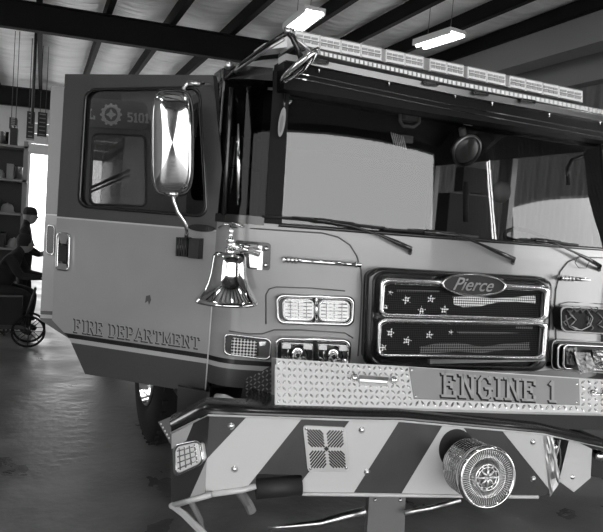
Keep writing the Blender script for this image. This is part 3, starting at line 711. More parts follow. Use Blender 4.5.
# --- doors
def door_pieces(mb, outer, win, pl, th, m):
    # panel with a window hole: fan between outer outline and window ring by angular matching
    fr = outer; n = len(win)
    mb_out = []
    cx = sum(p[0] for p in win)/n; cy = sum(p[1] for p in win)/n
    def hit(ang):
        dx, dy = math.cos(ang), math.sin(ang); best = None
        for a, c in zip(outer, outer[1:]+outer[:1]):
            ex, ey = c[0]-a[0], c[1]-a[1]; den = dx*ey-dy*ex
            if abs(den) < 1e-9: continue
            t = ((a[0]-cx)*ey-(a[1]-cy)*ex)/den; s = ((a[0]-cx)*dy-(a[1]-cy)*dx)/den
            if t > 0 and -1e-6 <= s <= 1+1e-6: best = t if best is None else max(best, t)
        return (cx+dx*best, cy+dy*best)
    angs = [math.atan2(p[1]-cy, p[0]-cx) for p in win] + [math.atan2(p[1]-cy, p[0]-cx) for p in outer]
    angs = sorted(set(round(a, 5) for a in angs))
    def hitw(ang):
        dx, dy = math.cos(ang), math.sin(ang); best = None
        for a, c in zip(win, win[1:]+win[:1]):
            ex, ey = c[0]-a[0], c[1]-a[1]; den = dx*ey-dy*ex
            if abs(den) < 1e-9: continue
            t = ((a[0]-cx)*ey-(a[1]-cy)*ex)/den; s = ((a[0]-cx)*dy-(a[1]-cy)*dx)/den
            if t > 0 and -1e-6 <= s <= 1+1e-6: best = t if best is None else max(best, t)
        return (cx+dx*best, cy+dy*best)
    O = [hit(a) for a in angs]; I = [hitw(a) for a in angs]
    fo = [pl.at(*p, 0) for p in O]; fi = [pl.at(*p, 0) for p in I]; bk = -pl.n*th
    mb.grid([fo, fi], m, False, closed_u=True); mb.grid([[p+bk for p in fi], [p+bk for p in fo]], m, False, closed_u=True)
    mb.grid([fo, [p+bk for p in fo]], m, False, closed_u=True); mb.grid([fi, [p+bk for p in fi]], m, False, closed_u=True)
hd = R_(50); DP = Plane((XL-.02, 2.95, 1), Vector((math.cos(hd), math.sin(hd), 0)))
OUT = [(65, 74), (213, 75), (223, 178), (219, 232), (212, 305), (205, 394), (85, 374), (69, 338), (52, 320), (57, 215)]
WIN = rrect([(86, 90), (199, 88), (206, 216), (79, 206)], .09, .09, 6)
b = MB(); door_pieces(b, OUT, WIN, DP, .045, 'livery_door')
b.tube([DP.at(x, y, .002) for x, y in ((219, 232), (212, 305), (205, 394))], .004, 'stripe_light', 6)
DR = b.build('front_door', TR); lab(DR, 'open front door with dark upper half and pale lower half')
b = MB(); q = [(86, 90), (199, 88), (206, 216), (79, 206)]; b.ring(rrect(inset(q, -.018, -.018), .09, .09), rrect(inset(q, .012, .012), .08, .08), DP, -.01, .008, 'black_gloss'); b.build('window_seal', DR)
b = MB(); fr = [DP.at(x, y, -.01) for x, y in WIN]; b.face(fr, 'side_glass'); b.face([p-DP.n*.006 for p in fr], 'clear'); b.build('window_pane', DR, fix=False)
b = MB(); q = [(56.5, 232), (70.5, 233), (69.5, 272), (55, 270)]; b.ring(rrect(q, .25, .12), rrect(inset(q, .2, .09), .25, .12), DP, 0, .02, 'chrome'); b.slab(rrect(inset(q, .15, .06), .25, .12), DP, -.004, .002, 'black_gloss')
b.slab([(59, 245), (66, 246), (65, 262), (58.5, 261)], DP, .002, .02, 'steel_dark'); b.slab([(58, 234), (68.5, 235), (66, 244), (60, 243)], DP, .004, .022, 'chrome'); b.slab([(58, 263), (66, 264), (67, 270), (56.5, 269)], DP, .004, .022, 'chrome'); b.build('door_handle', DR)
b = MB(); letters(b, 'FIRE DEPARTMENT', [(74, 318.5), (201, 337.5), (201, 348.5), (74, 331.5)], DP, .001, .010, 'ink', .001, -.7, .7)
letters(b, 'FIRE DEPARTMENT', [(74, 318.5), (201, 337.5), (201, 348.5), (74, 331.5)], DP, .002, .0055, 'leaf', .001); b.build('lettering', DR)
b = MB(); b.slab(ell(201, 228, 13, 3.6, 20, .08), DP, 0, .02, 'black_gloss', smooth=True); b.build('hinge_cover', DR)
for (a, c) in (((142, 292), (149, 300)), ((148, 297), (147, 304))):
    pass
b = MB(); b.slab([(146, 296), (150, 295), (151, 300), (149, 305), (148, 301), (145, 303)], DP, 0, .001, 'paint_dark'); b.build('paint_chip', DR)
# door mirror (chrome back)
MP = Plane(DP.at(172, 142, .2), (CAM-DP.at(172, 142, .2)).normalized()+Vector((-.15, 0, 0)))
b = MB(); cx, cy, a_, b_ = 172.5, 142.5, 20.5, 51.5
def sup(t, r): 
    c, s_ = math.cos(t), math.sin(t); p = .45
    return (cx + a_*r*math.copysign(abs(c)**p, c) + (cy-142)*0, cy + b_*r*math.copysign(abs(s_)**p, s_))
ts = [2*math.pi*i/48 for i in range(48)]
rows = [[MP.at(*(sup(t, r)), o) for t in ts] for r, o in ((1.0, -.03), (1.0, .0), (.97, .02), (.9, .034), (.78, .042), (.5, .05), (.25, .053), (.01, .054))]
b.grid(rows, 'chrome', True, closed_u=True); dm = b.build('door_mirror', DR); lab(dm, 'tall chrome mirror shell')
b = MB(); b.ring([sup(t, 1.05) for t in ts], [sup(t, .97) for t in ts], MP, -.035, .012, 'black_gloss'); b.build('mirror_rim', DR)
b = MB(); b.tube([MP.at(185, 97, -.01), MP.at(184, 88, 0), MP.at(188, 83, 0), MP.at(197, 83.5, 0), DP.at(209, 84.5, .02)], .010, 'chrome', 10); b.tube([MP.at(188, 83, 0), MP.at(200, 84, 0)], .013, 'chrome_rough', 8); b.build('mirror_bracket', DR)
b = MB(); b.tube([MP.at(173, 188, .0), MP.at(174, 202, 0), MP.at(178, 212, 0), MP.at(185, 222, 0), MP.at(187, 230, 0), DP.at(186, 240, .05)], .010, 'chrome', 10); b.tube([MP.at(166, 193, 0), MP.at(178, 195, 0)], .013, 'chrome', 10); b.build('mirror_bracket', DR)
b = MB(); b.slab([(176, 237), (187, 237.5), (186.5, 257), (175.5, 256)], DP, 0, .05, 'black_matte'); b.slab([(189, 238), (199, 238.5), (198, 259), (188, 258)], DP, 0, .05, 'black_matte'); b.slab([(185, 240), (191, 240), (190, 256), (184, 255)], DP, 0, .03, 'black_gloss')
for k in range(4): b.tube([DP.at(178+k*2.5, 238, .051), DP.at(177.6+k*2.5, 256, .051)], .003, 'black_gloss', 6)
b.build('mirror_mount', DR)
# crew door behind, also open
hd2 = R_(14); RP = Plane((XL-.02, 4.0, 1), Vector((math.sin(hd2), math.cos(hd2), 0)))
OUT2 = [(51, 86), (186, 88), (186, 372), (90, 352), (40, 320), (45, 215)]
WIN2 = rrect([(93, 134), (145, 136), (146, 206), (90, 204)], .12, .1, 5)
b = MB(); door_pieces(b, OUT2, WIN2, RP, .045, 'livery_door'); D2 = b.build('crew_door', TR); lab(D2, 'open crew door seen behind the front door and through its window')
b = MB(); q = [(93, 134), (145, 136), (146, 206), (90, 204)]; b.ring(rrect(inset(q, -.03, -.02), .12, .1), rrect(inset(q, .02, .012), .1, .08), RP, 0, .01, 'black_gloss'); b.build('window_seal', D2)
b = MB(); fr = [RP.at(x, y, -.01) for x, y in WIN2]; b.face(fr, 'side_glass'); b.face([p-RP.n*.006 for p in fr], 'clear'); b.build('window_pane', D2, fix=False)
b = MB(); b.slab(rrect([(80, 97), (147, 102), (147, 130), (80, 126)], .08, .2), RP, 0, .006, 'paint_mid', 'steel_mid'); sg = b.build('upper_panel', D2); lab(sg, 'dark sticker panel with a round emblem and pale lettering')
b = MB(); lq = [(64, 107.5), (97, 109), (97, 119), (64, 117.5)]
letters(b, 'CAL', [(72, 108.5), (96, 110), (96, 118.5), (72, 117)], RP, .008, .011, 'white_plastic', .001)
letters(b, '5101', [(126.5, 113), (149, 114.5), (149, 122.5), (126.5, 121)], RP, .008, .011, 'white_plastic', .001)
b.ring(ell(111, 114.5, 9.5, 10, 28), ell(111, 114.5, 6.5, 7, 28), RP, .006, .009, 'white_plastic')
for k in range(12):
    a = k*math.pi/6; x, y = 111+9.6*math.cos(a), 114.5+10*math.sin(a); b.slab(ell(x, y, 1.5, 1.5, 8), RP, .006, .009, 'white_plastic')
b.slab(star(111, 114.5, 5.5, 0, .5, 4), RP, .006, .009, 'white_plastic'); b.build('sticker_lettering', D2)
b = MB(); q = [(46.5, 224), (55, 225), (54, 256), (45.5, 254)]; b.ring(rrect(q, .25, .12), rrect(inset(q, .15, .07), .25, .12), RP, 0, .02, 'chrome'); b.slab(rrect(inset(q, .1, .05), .25, .12), RP, -.004, .01, 'black_gloss'); b.build('door_handle', D2)
# hanging gear / strut visible in the crew window is part of the door
b = MB(); b.tube([RP.at(86, 190, -.08), RP.at(130, 170, -.08)], .010, 'chrome_rough', 8); b.tube([RP.at(86, 194, -.08), RP.at(130, 175, -.08)], .007, 'chrome_rough', 8); b.build('door_stay', D2)

# --- bell
BY = 2.5
c0 = PY(226.5, 303, BY); tp = PY(229.5, 252, BY); ax = Vector((0, 0, 1)); H = (tp-c0).length
rb = .132
b = MB(); prof = [(rb*.9, .012), (rb, 0), (rb*1.0, .008), (rb*.93, .022), (rb*.78, .05), (rb*.66, .085), (rb*.58, .125), (rb*.545, .165), (rb*.52, H*.92), (rb*.44, H*.985), (rb*.3, H), (.0001, H)]
b.lathe(prof, c0, (tp-c0), 'chrome', 40); b.lathe([(rb*.9, .012), (rb*.5, .1), (rb*.4, H*.9), (.0001, H*.95)], c0, (tp-c0), 'chrome_rough', 40)
bl = b.build('bell', TR); lab(bl, 'polished chrome bell')
b = MB(); up = (tp-c0).normalized(); b.lathe([(.02, 0), (.02, .015), (.012, .02), (.012, .04), (.018, .05), (.009, .06), (.009, .08), (.014, .09), (.006, .1), (.0001, .104)], tp, up, 'chrome', 16)
b.tube([tp+up*.03, PY(258, 254, BY+.1)], .014, 'chrome', 10); b.tube([PY(238, 246, BY+.03), PY(256, 247, BY+.12)], .01, 'chrome', 10); b.build('bell_yoke', bl)
b = MB(); b.lathe([(.0001, -.02), (.016, -.012), (.02, 0), (.014, .015), (.004, .02), (.004, .1)], c0, up, 'chrome_rough', 12); b.build('clapper', bl)
pb = TP(252, 255, 0); b = MB(); b.slab(rrect([(234, 240), (271, 243), (270, 270.5), (247, 268.5)], .1, .12), pb, 0, .008, 'black_gloss')
b.slab([(248, 245), (262, 246), (261, 268), (250, 267)], pb, .008, .05, 'chrome'); b.slab([(258, 251), (263, 251.5), (262, 270), (257, 269.5)], pb, .008, .07, 'chrome')
bolt(b, 266, 248.5, pb, .008, .008); bolt(b, 265.5, 265, pb, .008, .008); b.build('bell_bracket', TR)
b = MB(); ps = [FS(x, y, .05+.02*math.sin(i*1.7)) for i, (x, y) in enumerate(((219, 228), (223, 225), (227, 224), (231, 226), (233, 223), (238, 225), (244, 227)))]
b.tube(ps, .006, 'chrome', 6); b.build('bell_chain', TR); b = MB(); b.tube([FS(231, 226, .2), FS(230, 233, .3), FS(230, 240, .33)], .004, 'chrome', 6); b.build('bell_chain', TR)

# --- bumper
B0 = Vector((.615, 2.28, 0)); B1 = Vector((1.95, 2.02, 0)); BP = Plane(B0, (B1-B0).cross(Vector((0, 0, 1))))
cn = BP.at(208, 440); WP = Plane(cn, Vector((-.10, -.0, 0)) + Vector((-.9, -.42, 0)))
PLB = [(209.3, 415), (350, 420), (402, 421), (466, 427), (543, 434), (553, 446), (557, 484), (552, 492), (538, 497), (452, 495.5), (350, 494.3), (302, 493.6), (302, 475), (256, 474), (256, 487), (242, 490), (204.8, 494.8)]
b = MB(); b.slab(PLB, BP, -.05, 0, 'stripe_dark')
for st in ([(247, 416.6), (302, 418.5), (246, 488.5), (205, 494.5), (207, 459)], [(350, 420.5), (399, 421.5), (353, 493.8), (302, 493.3), (302, 481)],
           [(443, 425), (463, 427), (512, 495.8), (452, 495), (401, 494.5)], [(502, 430.5), (543, 434.5), (552.5, 446), (556.5, 484), (551.5, 492)]):
    b.slab(st, BP, 0, .0012, 'stripe_light')
BM = b.build('bumper', TR); lab(BM, 'bumper face with dark and pale diagonal chevron stripes')
b = MB(); b.slab([(171, 433), (209.3, 415), (204.8, 494.8), (171, 507)], WP, -.04, 0, 'stripe_dark'); b.slab([(171.5, 433), (193.6, 422), (186, 440.6), (171.5, 449)], WP, 0, .0012, 'stripe_light'); b.slab([(207, 459), (204.8, 494.5), (189, 499.5)], WP, 0, .0012, 'stripe_light'); b.build('bumper_wing', BM)
b = MB(); b.tube([WP.at(171, 433, .004), WP.at(207, 415, .004), BP.at(208, 415, .004), BP.at(350, 420, .004), BP.at(402, 421, .004), BP.at(466, 427, .004), BP.at(543, 434, .004), BP.at(603, 447, .0)], .0045, 'stripe_light', 6)
b.tube([WP.at(171, 506, .0), WP.at(211, 494.5, .004), BP.at(212, 494, .004), BP.at(242, 490, .004), BP.at(256, 486, .004)], .012, 'stripe_light', 8); b.tube([BP.at(302, 494, .004), BP.at(350, 494.5, .004), BP.at(452, 496, .004), BP.at(538, 497, .004)], .008, 'stripe_light', 8)
b.build('edge_trim', BM)
# top deck: black rolled edge and platform running back to the cab
TOPW = [(171, 433), (207, 415)]
b = MB()
front = [WP.at(171, 433, .006), WP.at(190, 423.5, .006), BP.at(208, 415, .006)] + [BP.at(x, curve_px([(208, 415), (350, 420), (402, 421), (466, 427), (543, 434), (603, 447), (625, 456)], x), .006) for x in (250, 300, 350, 402, 466, 505, 543, 570, 590, 603, 625)]
rows = [front]
for dy, dz in ((-.002, .012), (.012, .028), (.04, .034)): rows.append([p+Vector((0, dy, dz)) for p in front])
rows.append([Vector((p.x, max(p.y+.05, FY(min(max(p.x, XL+.1), XR-.1), 1)-.02), p.z+.034)) if p.x > XL+.12 else p+Vector((.02, .12, .034)) for p in front])
rows.append([q_ + Vector((0, 0, -.05)) for q_ in rows[-1]])
b.grid(rows, 'black_gloss'); b.build('bumper_deck', BM)
b = MB(); wpts = [FS(217, 397, .05), FS(225, 398, .1), FS(234, 402, .14), FS(243, 405, .16)]; b.tube(wpts, [.018, .018, .016, .012], 'white_plastic', 8); b.build('guide_rod', BM)
for (x, y) in ((231, 426), (234.5, 469), (361.7, 430), (367, 472), (533, 442), (533, 479)):
    b = MB(); bolt(b, x, y, BP, .0015, .0095); b.build('bolt', BM)
# speaker vent plate
b = MB(); q = [(303, 425.5), (345.5, 427.5), (349.5, 471), (308, 472)]; b.slab(rrect(q, .08, .08), BP, 0, .006, 'alu')
def bar(u0, v0, u1, v1, w=.012):
    A_ = BP.at(*quadmap(q, u0, v0), .0065); B_ = BP.at(*quadmap(q, u1, v1), .0065); d_ = (B_-A_).normalized(); e_ = BP.n.cross(d_)*.0033; P = [A_-e_, B_-e_, B_+e_, A_+e_]; b.prism(P, [p-BP.n*.004 for p in P], 'ink')
for k in range(5):
    t = .09+k*.075
    for su, sv in ((1, 1), (-1, 1), (1, -1), (-1, -1)):
        def tr(u, v): return (.5+su*(u-.5), .5+sv*(v-.5))
        a0 = tr(.10+k*.075, .46-.0*k); a1 = tr(.46, .10+k*.075)
        # lines parallel to the plate's quadrant diagonal
        p0 = tr(.08, .20+k*.065) if False else tr(.08+k*.07, .08); p1 = tr(.46, .46-k*.07)
        bar(*p0, *p1)
        if k: bar(*tr(.08, .08+k*.07), *tr(.46-k*.07, .46))
b.slab(ell(*quadmap(q, .5, .5), 2.6, 2.6, 4), BP, .006, .009, 'ink')
sp = b.build('speaker_grille', BM); lab(sp, 'square slotted metal plate')
for u, v in ((.07, .07), (.93, .07), (.93, .93), (.07, .93)):
    b = MB(); bolt(b, *quadmap(q, u, v), BP, .006, .004, 'chrome'); b.build('screw', sp)
# corner lamp
b = MB(); q = [(174, 446), (199, 440.5), (203, 463), (175, 476)]; b.slab(rrect(inset(q, .06, .06), .2, .2), WP, 0, .03, 'glass_lens', smooth=True); b.ring(rrect(inset(q, -.06, -.06), .2, .2), rrect(inset(q, .09, .08), .2, .2), WP, 0, .03, 'chrome')
for k in range(1, 5): b.tube([WP.at(*quadmap(q, k/5, .12), .031), WP.at(*quadmap(q, k/5, .88), .031)], .003, 'steel_mid', 6)
for k in range(1, 5): b.tube([WP.at(*quadmap(q, .12, k/5), .031), WP.at(*quadmap(q, .88, k/5), .031)], .003, 'reflector', 6)
b.build('corner_lamp', BM)
# tow tube
b = MB(); P = BP.at(279, 486, -.1)
tb = [BP.at(257, 487, .02), BP.at(302, 485, .02)]
b.tube([BP.at(256, 489, -.02), BP.at(301, 485, -.02)], .040, 'steel_dark', 20); b.build('tow_tube', BM)
b = MB(); b.tube([BP.at(238, 489, -.03), BP.at(248, 503, -.05), BP.at(252, 512, -.05)], .02, 'steel_mid', 8, smooth=False); b.tube([WP.at(172, 505, 0), WP.at(184, 514, 0), WP.at(206, 536, 0)], .014, 'stripe_light', 6, smooth=False); b.tube([WP.at(190, 499, 0), WP.at(200, 520, -.04), WP.at(204, 540, -.05)], .012, 'steel_mid', 6, smooth=False); b.build('lower_bracket', BM)
# pieces under the bumper
b = MB(); UP = Plane(BP.o + Vector((0, .25, 0)), BP.n); b.slab([(370, 485), (406, 485), (404, 548), (366, 548)], UP, -.04, 0, 'steel_mid'); bolt(b, 375, 500, UP, 0, .006); bolt(b, 400, 500, UP, 0, .006); b.build('frame_post', TR)
b = MB(); b.tube([UP.at(x, y, .04) for x, y in ((268, 528), (290, 526), (320, 523), (345, 516), (365, 511))], [.006, .010, .014, .02, .02], 'chrome_rough', 8); b.tube([UP.at(x, y, .04) for x, y in ((404, 513), (430, 508), (460, 500))], .012, 'alu', 8); b.build('stabiliser_rod', TR)
# right torn part
crumple('torn_edge', [(543, 434), (553, 436), (560, 482), (550, 497)], BP, .004, 'alu', .006, BM, 6, 3)
b = MB(); q = [(569.5, 438), (592, 449), (590.6, 478), (574, 492), (559, 481)]; TPn = Plane(BP.at(575, 465, -.03), BP.n+Vector((.1, 0, .05)))
b.slab(q, TPn, -.01, 0, 'alu', 'stripe_light'); o = b.build('torn_panel', BM); lab(o, 'pale torn-off bumper piece with a bent corner'); b = MB(); bolt(b, 572.5, 477, TPn, 0, .008); b.build('bolt', o)
random.seed(11); WIP = Plane(BP.at(552, 455, -.06), BP.n)
for k in range(6):
    b = MB(); x = 546+k*2.8; b.tube([WIP.at(x, 440, .03), WIP.at(x+random.uniform(-3, 3), 450, .05), WIP.at(x+random.uniform(-5, 4), 460, .045), WIP.at(x+random.uniform(-5, 4), 470+k, .03), WIP.at(x+random.uniform(-3, 6), 479, .04)], .004 if k % 2 else .003, 'wire' if k % 2 else 'steel_mid', 6); b.build('loose_wire', BM)
b = MB(); c0 = WIP.at(551, 446, .02); b.lathe([(.0001, .03), (.018, .028), (.022, .01), (.02, 0)], c0, BP.n, 'reflector', 14); b.build('broken_lamp', BM); b = MB(); c0 = WIP.at(598, 455, .0); b.lathe([(.0001, .03), (.022, .028), (.026, .01), (.02, -.02)], c0, BP.n, 'reflector', 14); b.build('broken_lamp', BM)
b = MB(); b.slab([(540, 432), (640, 450), (640, 500), (600, 478), (560, 470), (541, 470)], Plane(BP.at(580, 455, -.16), BP.n), -.05, 0, 'black_matte'); b.build('inner_brace', BM)

# siren
cc = BP.at(456, 452, 0); b = MB(); b.slab(ell(457, 450, 18, 21), BP, .0013, .003, 'ink'); b.build('siren_opening', BM)
SB = BP.at(463, 463, .02); d = ray(487.5, 477.5); SF = CAM + d*((SB.y-.19)/d.y); ax = (SF-SB); LN = ax.length; ax.normalize()
R1 = .113*1.05
b = MB(); b.lathe([(.0001, -.03), (.045, -.03), (.05, .0), (R1*.82, .012), (R1*.9, .03)], SB, ax, 'chrome_rough', 32)
b.lathe([(R1*.9, .03)] + sum([[(R1*.935, .035+i*.0155), (R1*.96, .038+i*.0155), (R1*.96, .046+i*.0155), (R1*.935, .049+i*.0155)] for i in range(7)], []) + [(R1*.97, LN-.03), (R1*1.03, LN-.02), (R1*1.04, LN-.005), (R1*1.0, LN+.008), (R1*.93, LN+.01), (R1*.9, LN-.004)], SB, ax, 'chrome', 48)
SR = b.build('siren', BM); lab(SR, 'round chrome siren with radial grille')
b = MB(); b.lathe([(R1*.92, LN-.006), (.0001, LN-.006)], SB, ax, 'steel_mid', 40)
uu = (Vector((0, 0, 1))-ax*ax.z).normalized(); vv = ax.cross(uu); cF = SB+ax*LN
for i in range(72):
    t = 2*math.pi*i/72; dr = uu*math.cos(t)+vv*math.sin(t); b.tube([cF+dr*R1*.42, cF+dr*R1*.9], .0019, 'alu', 4)
for rr, w_ in ((.42, .003), (.66, .0015), (.33, .002)): b.tube([cF+(uu*math.cos(t)+vv*math.sin(t))*R1*rr for t in [2*math.pi*i/32 for i in range(33)]], w_, 'chrome', 6, caps=False)
for i in range(8):
    t = math.pi*i/4; dr = uu*math.cos(t)+vv*math.sin(t); b.tube([cF+ax*.002, cF+dr*R1*.33+ax*.002], [.008, .003], 'alu', 6)
for i in range(12):
    t = 2*math.pi*i/12; dr = uu*math.cos(t)+vv*math.sin(t); b.lathe([(.0001, .004), (.006, 0)], cF+dr*R1*.375, ax, 'alu', 6)
b.lathe([(.0001, .01), (.012, .006), (.016, 0)], cF, ax, 'chrome', 14); b.build('siren_grille', SR)

# tray lid on the bumper
LP = Plane(BP.at(400, 407, -.05), BP.n + Vector((0, 0, 1.1)))
LT = [(275, 358), (330, 362), (409, 366.5), (500, 372.5), (603, 379.5), (640, 382)]; LB = [(275, 405), (330, 406), (409, 408), (500, 411), (603, 413.6), (640, 415)]
b = MB(); poly = LT + LB[::-1]; fr = [LP.at(x, y, 0) for x, y in poly]; bk = [p-LP.n*.02 for p in fr]; b.prism(fr, bk, 'tread')
q = [(276, 359), (409, 367), (414, 407), (276, 404.5)]
tread(b, q, LP, 0, 'tread_lug', 25, 7)
tread(b, [(414, 399), (580, 405), (580, 412), (414, 407.5)], LP, 0, 'tread_lug', 28, 1)
tread(b, [(580, 379), (638, 383), (638, 414), (580, 412.5)], LP, 0, 'tread_lug', 9, 6)
LD = b.build('tray_lid', TR); lab(LD, 'tread plate tray lid across the bumper')
b = MB(); b.slab([(409, 367), (579, 379), (580, 405), (414, 398.5)], LP, 0, .003, 'steel_mid', 'paint_mid'); b.build('name_panel', LD)
q = [(441, 373.5), (558, 382), (558, 401.5), (441, 395.5)]
b = MB(); letters(b, 'ENGINE 1', q, LP, .0045, .0185, 'ink', .001, -1.2, 1.0); letters(b, 'ENGINE 1', q, LP, .006, .0125, 'gold_leaf', .001); lab(b.build('lettering', LD), 'block lettering with dark shadow')
b = MB(); Lq = [(350, 373.5), (397, 377), (397, 386.5), (351, 384)]
b.slab([(359, 375), (389, 377.5), (388, 381), (360, 379)], LP, .02, .028, 'chrome'); b.slab([(359, 379), (388, 381), (387, 384), (361, 382.5)], LP, .0, .02, 'chrome_rough')
for x, y in ((354, 378.5), (393, 381)): b.lathe([(.018, 0), (.018, .01), (.01, .022), (.0001, .024)], LP.at(x, y, 0), LP.n, 'chrome', 14)
b.build('latch', LD)
b = MB(); 
for x, y in ((592, 394), (604, 393)): b.lathe([(.018, 0), (.018, .01), (.01, .022), (.0001, .024)], LP.at(x, y, 0), LP.n, 'chrome', 14)
b.tube([LP.at(592, 394, .015), LP.at(606, 395, .015)], .008, 'chrome', 8); b.build('latch', LD)
for x, y in ((412, 370), (577, 384), (416, 396), (577, 402)):
    b = MB(); bolt(b, x, y, LP, .003, .004); b.build('screw', LD)
# lid left side: dark tread plate end
p1, p2, p3, p4 = LP.at(274, 359, 0), LP.at(274, 405, 0), None, None
e2 = [LP.at(274, 359, 0), LP.at(274, 405, 0)]
SPn = Vector((-.8, -.6, 0)); SP = Plane(e2[0], SPn)
b = MB(); b.slab([(274, 364), (274, 406), (262, 408), (243, 404), (241, 396), (246, 379), (262, 371)], SP, -.01, 0, 'steel_dark'); tread(b, [(245, 378), (273, 366), (273, 405), (245, 404)], SP, 0, 'steel_mid', 7, 8); lab(b.build('tray_end', LD), 'dark tread plate end')
b = MB(); b.slab([(271.5, 358), (276.5, 358.5), (276.5, 405.5), (271.5, 405)], SP, 0, .012, 'alu'); b.build('corner_strip', LD)
b = MB(); P0 = LP.at(276, 406, -.02); P1 = LP.at(640, 416, -.02)
b.prism([P0, P1, P1+Vector((0, 0, -.07)), P0+Vector((0, 0, -.07))], [p+Vector((.02, .28, 0)) for p in (P0, P1, P1+Vector((0, 0, -.07)), P0+Vector((0, 0, -.07)))], 'black_matte'); b.build('tray', LD)

# --- wheels
def wheel(x, y, side, R=.53, w=.28):
    c = Vector((x, y, R)); ax = Vector((side, 0, 0)); b = MB()
    b.lathe([(R*.58, -w), (R*.9, -w), (R*.985, -w+.03), (R, -w*.7), (R, -.05), (R*.975, -.02), (R*.9, 0), (R*.7, .005), (R*.6, -.01), (R*.58, -.02)], c, ax, 'rubber', 56)
    for i in range(44):
        t = 2*math.pi*i/44; a = Vector((0, math.cos(t), math.sin(t))); tg = Vector((0, -math.sin(t), math.cos(t)))
        for q0, q1 in ((-.05, -.02), (-w+.02, -w*.7)):
            P = [c+a*R*.995+tg*s+ax*q for q, s in ((q0, -.014), (q1, -.014), (q1, .014), (q0, .014))]; b.prism([p+a*.012 for p in P], P, 'rubber')
    wo = b.build('wheel', TR)
    b = MB(); b.lathe([(R*.58, -.02), (R*.6, .0), (R*.56, .005), (R*.53, -.05), (R*.45, -.06), (R*.4, -.07), (R*.3, -.05), (R*.28, -.02), (R*.2, .0), (.0001, .005)], c, ax, 'chrome', 40); b.build('rim', wo)
    b = MB()
    for i in range(10):
        t = 2*math.pi*i/10; o = c+Vector((0, math.cos(t), math.sin(t)))*R*.36; b.lathe([(.018, -.07), (.018, -.03), (.012, -.01), (.0001, -.008)], o, ax, 'chrome', 6, smooth=False)
    b.build('lug_nuts', wo)
wheel(XL-.075, 4.2, -1, .59); wheel(XR+.05, 4.2, 1); wheel(XL-.01, 8.2, -1); wheel(XR+.01, 8.2, 1)
# steps and panels behind the bumper wing
b = MB(); WQ = Plane(Vector((XL-.05, 2.9, 0)), Vector((-.3, -1, 0))); b.slab([(178, 386), (207, 392), (206, 415), (176, 430)], WQ, -.02, 0, 'steel_dark'); b.build('splash_panel', TR)
b = MB(); b.slab([(158, 422), (170, 417), (172, 434), (171, 445)], Plane(WP.at(171, 440, -.1), Vector((-1, -1, .3))), -.02, 0, 'steel_mid')
for i in range(5): b.lathe([(.005, 0), (.0001, .004)], Plane(WP.at(171, 440, -.1), Vector((-1, -1, .3))).at(161+i*2, 424+i*3.5, .001), Vector((-1, -1, .3)), 'white_plastic', 6)
b.build('side_step', TR)
b = MB(); b.tube([(XL+.1, 3.35, .3), (XL+.1, 3.35, .75)], .06, 'chrome_rough', 14); b.build('air_tank', TR)

# =================================================================== BACKGROUND, LEFT
def bx_px(x0, y0, x1, y1, Y, dep, m, mb): 
    a = PY(x0, y1, Y); c = PY(x1, y0, Y); mb.box((a.x, Y, a.z), (c.x, Y+dep, c.z), m)
#BACKGROUND
def skin_body(name, verts, edges, m, parent, root=0):
    me = bpy.data.meshes.new(name); me.from_pydata([v[0] for v in verts], edges, []); o = bpy.data.objects.new(name, me); COL.objects.link(o)
    sk = o.modifiers.new('skin', 'SKIN'); me.skin_vertices.new() if not me.skin_vertices else None
    for i, v in enumerate(verts):
        r = v[1]; s = me.skin_vertices[0].data[i]; s.radius = r if isinstance(r, tuple) else (r, r); s.use_root = (i == root)
    ss = o.modifiers.new('sub', 'SUBSURF'); ss.levels = 2; ss.render_levels = 2
    sk.use_smooth_shade = True
    me.materials.append(M[m]); o.parent = parent
    o.matrix_parent_inverse = Matrix.Translation(parent.location).inverted() if parent.type == 'EMPTY' else Matrix.Identity(4)
    dg = bpy.context.evaluated_depsgraph_get(); dg.update(); ne = bpy.data.meshes.new_from_object(o.evaluated_get(dg)); o.modifiers.clear(); o.data = ne
    return o
